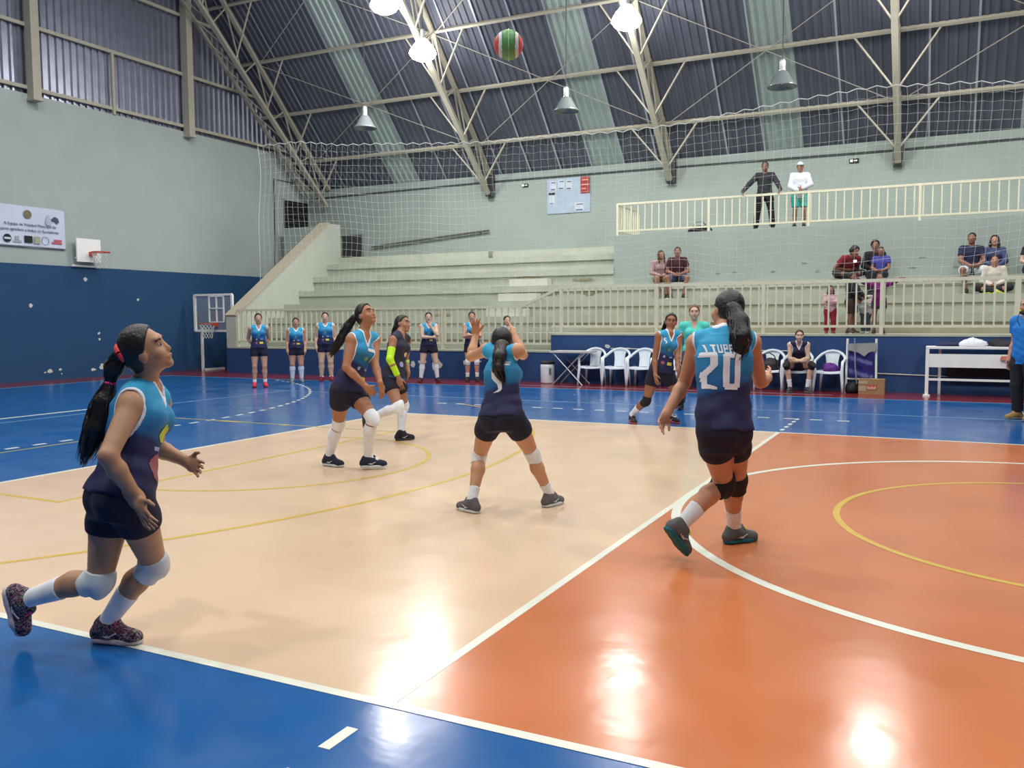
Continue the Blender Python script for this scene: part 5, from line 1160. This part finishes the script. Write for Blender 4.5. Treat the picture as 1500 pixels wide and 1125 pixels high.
seat((-2.42, 18.72, 1.97), 1.28, -.2, 'child in violet blue shirt seated low in front of the dark haired person', sit=.40, lean=.05, top=('tee', (66, 66, 150)), bottom=('trousers', (30, 30, 40)), hair=('short', (20, 18, 18)), shoes=(30, 28, 28), sex='m', skin=(130, 88, 70))
seat((-.62, 19.14, 1.97), 1.74, .25, 'man in navy shirt and white shorts seated at the upper right', sex='m', lean=.0, legs='wide', arms='lap', face_off=-.4, top=('tee', (28, 34, 66)), bottom=('long_shorts', (206, 216, 226)), hair=('short', (20, 17, 17)), shoes=(40, 36, 34), skin=(134, 92, 74))
seat((-.17, 19.2, 1.97), 1.62, .1, 'girl with long dark hair and denim vest seated right of the man in white shorts', lean=-.05, arms='lap', face_off=-.2, top=('long', (58, 66, 104)), bottom=('trousers', (30, 32, 44)), hair=('long', (36, 26, 24)), shoes=(36, 34, 34), skin=(176, 130, 108))
seat((-.18, 18.52, 1.56+.20), 1.50, -.05, 'boy in cream sweater and black trousers sitting cross legged below the girl in denim', sit=.22, lean=.12, legs='cross', arms='lap', sex='m', top=('long', (196, 190, 176)), bottom=('trousers', (26, 26, 30)), hair=('short', (34, 24, 20)), shoes=(200, 206, 90), skin=(172, 124, 100), girth=1.1)
seat((.55, 19.1, 1.97), 1.64, .3, 'person in black shirt seated at the right picture edge, mostly cut off', lean=.2, arms='lap', top=('tee', (28, 28, 36)), bottom=('trousers', (36, 38, 70)), hair=('pony', HB), shoes=(30, 28, 28), skin=PALE)
# children at the lower railing
def kid(pos, h, off, label, **k):
    a = az_cam(pos, off); cu = k.pop('custom', None); ar = k.pop('arms', 'down'); sk = k.pop('skin', (164, 118, 96)); fo = k.pop('face_off', 0)
    return person(canon(pos, a, h, arms=ar, custom=cu, lean=k.pop('lean', 0)), label, h, (math.cos(a+fo), math.sin(a+fo), k.pop('fz', 0)), sk, .0125, **k)
kid((-3.24, 16.52, 1.15), .98, .1, 'small child in pale pink sweater and red trousers behind the lower railing', arms='crossed', top=('long', (214, 176, 186)), bottom=('trousers', (146, 24, 52)), hair=('long', (26, 20, 20)), shoes=(150, 60, 80), girth=1.0)
b_ = (-2.84, 16.62, 1.15)
kid(b_, 1.26, 1.1, 'boy in long black shirt standing sideways behind the lower railing', custom={'L': ((-2.55, 16.56, 1.86), (0, .4, -1), (1, 0, .1)), 'R': ((-2.60, 16.40, 1.80), (0, .4, -1), (1, 0, .1))}, top=('long', (26, 27, 32), -.5), bottom=('long_shorts', (60, 48, 44)), hair=('short', (20, 18, 18)), shoes=(90, 80, 72), sex='m', skin=(140, 98, 80))
g_ = (-2.30, 16.45, 1.15)
kid(g_, 1.22, .0, 'girl in purple jacket with arms stretched along the lower railing', custom={'R': ((-2.72, 16.20, 2.27), (-.3, .5, -1), (-.6, -.4, .1)), 'L': ((-1.86, 16.20, 2.27), (.3, .5, -1), (.6, -.4, .1))}, top=('long', (122, 26, 106)), bottom=('shorts', (70, 66, 84)), hair=('short', (36, 26, 24)), shoes=(80, 70, 66), skin=(150, 106, 84))
kid((-2.56, 16.72, 1.15), .86, -.6, 'toddler in white top bending forward between the boy and the purple jacket', lean=.75, top=('long', (202, 206, 208)), bottom=('trousers', (66, 74, 88)), hair=('short', (96, 72, 56)), shoes=(196, 196, 196), skin=(176, 130, 106))
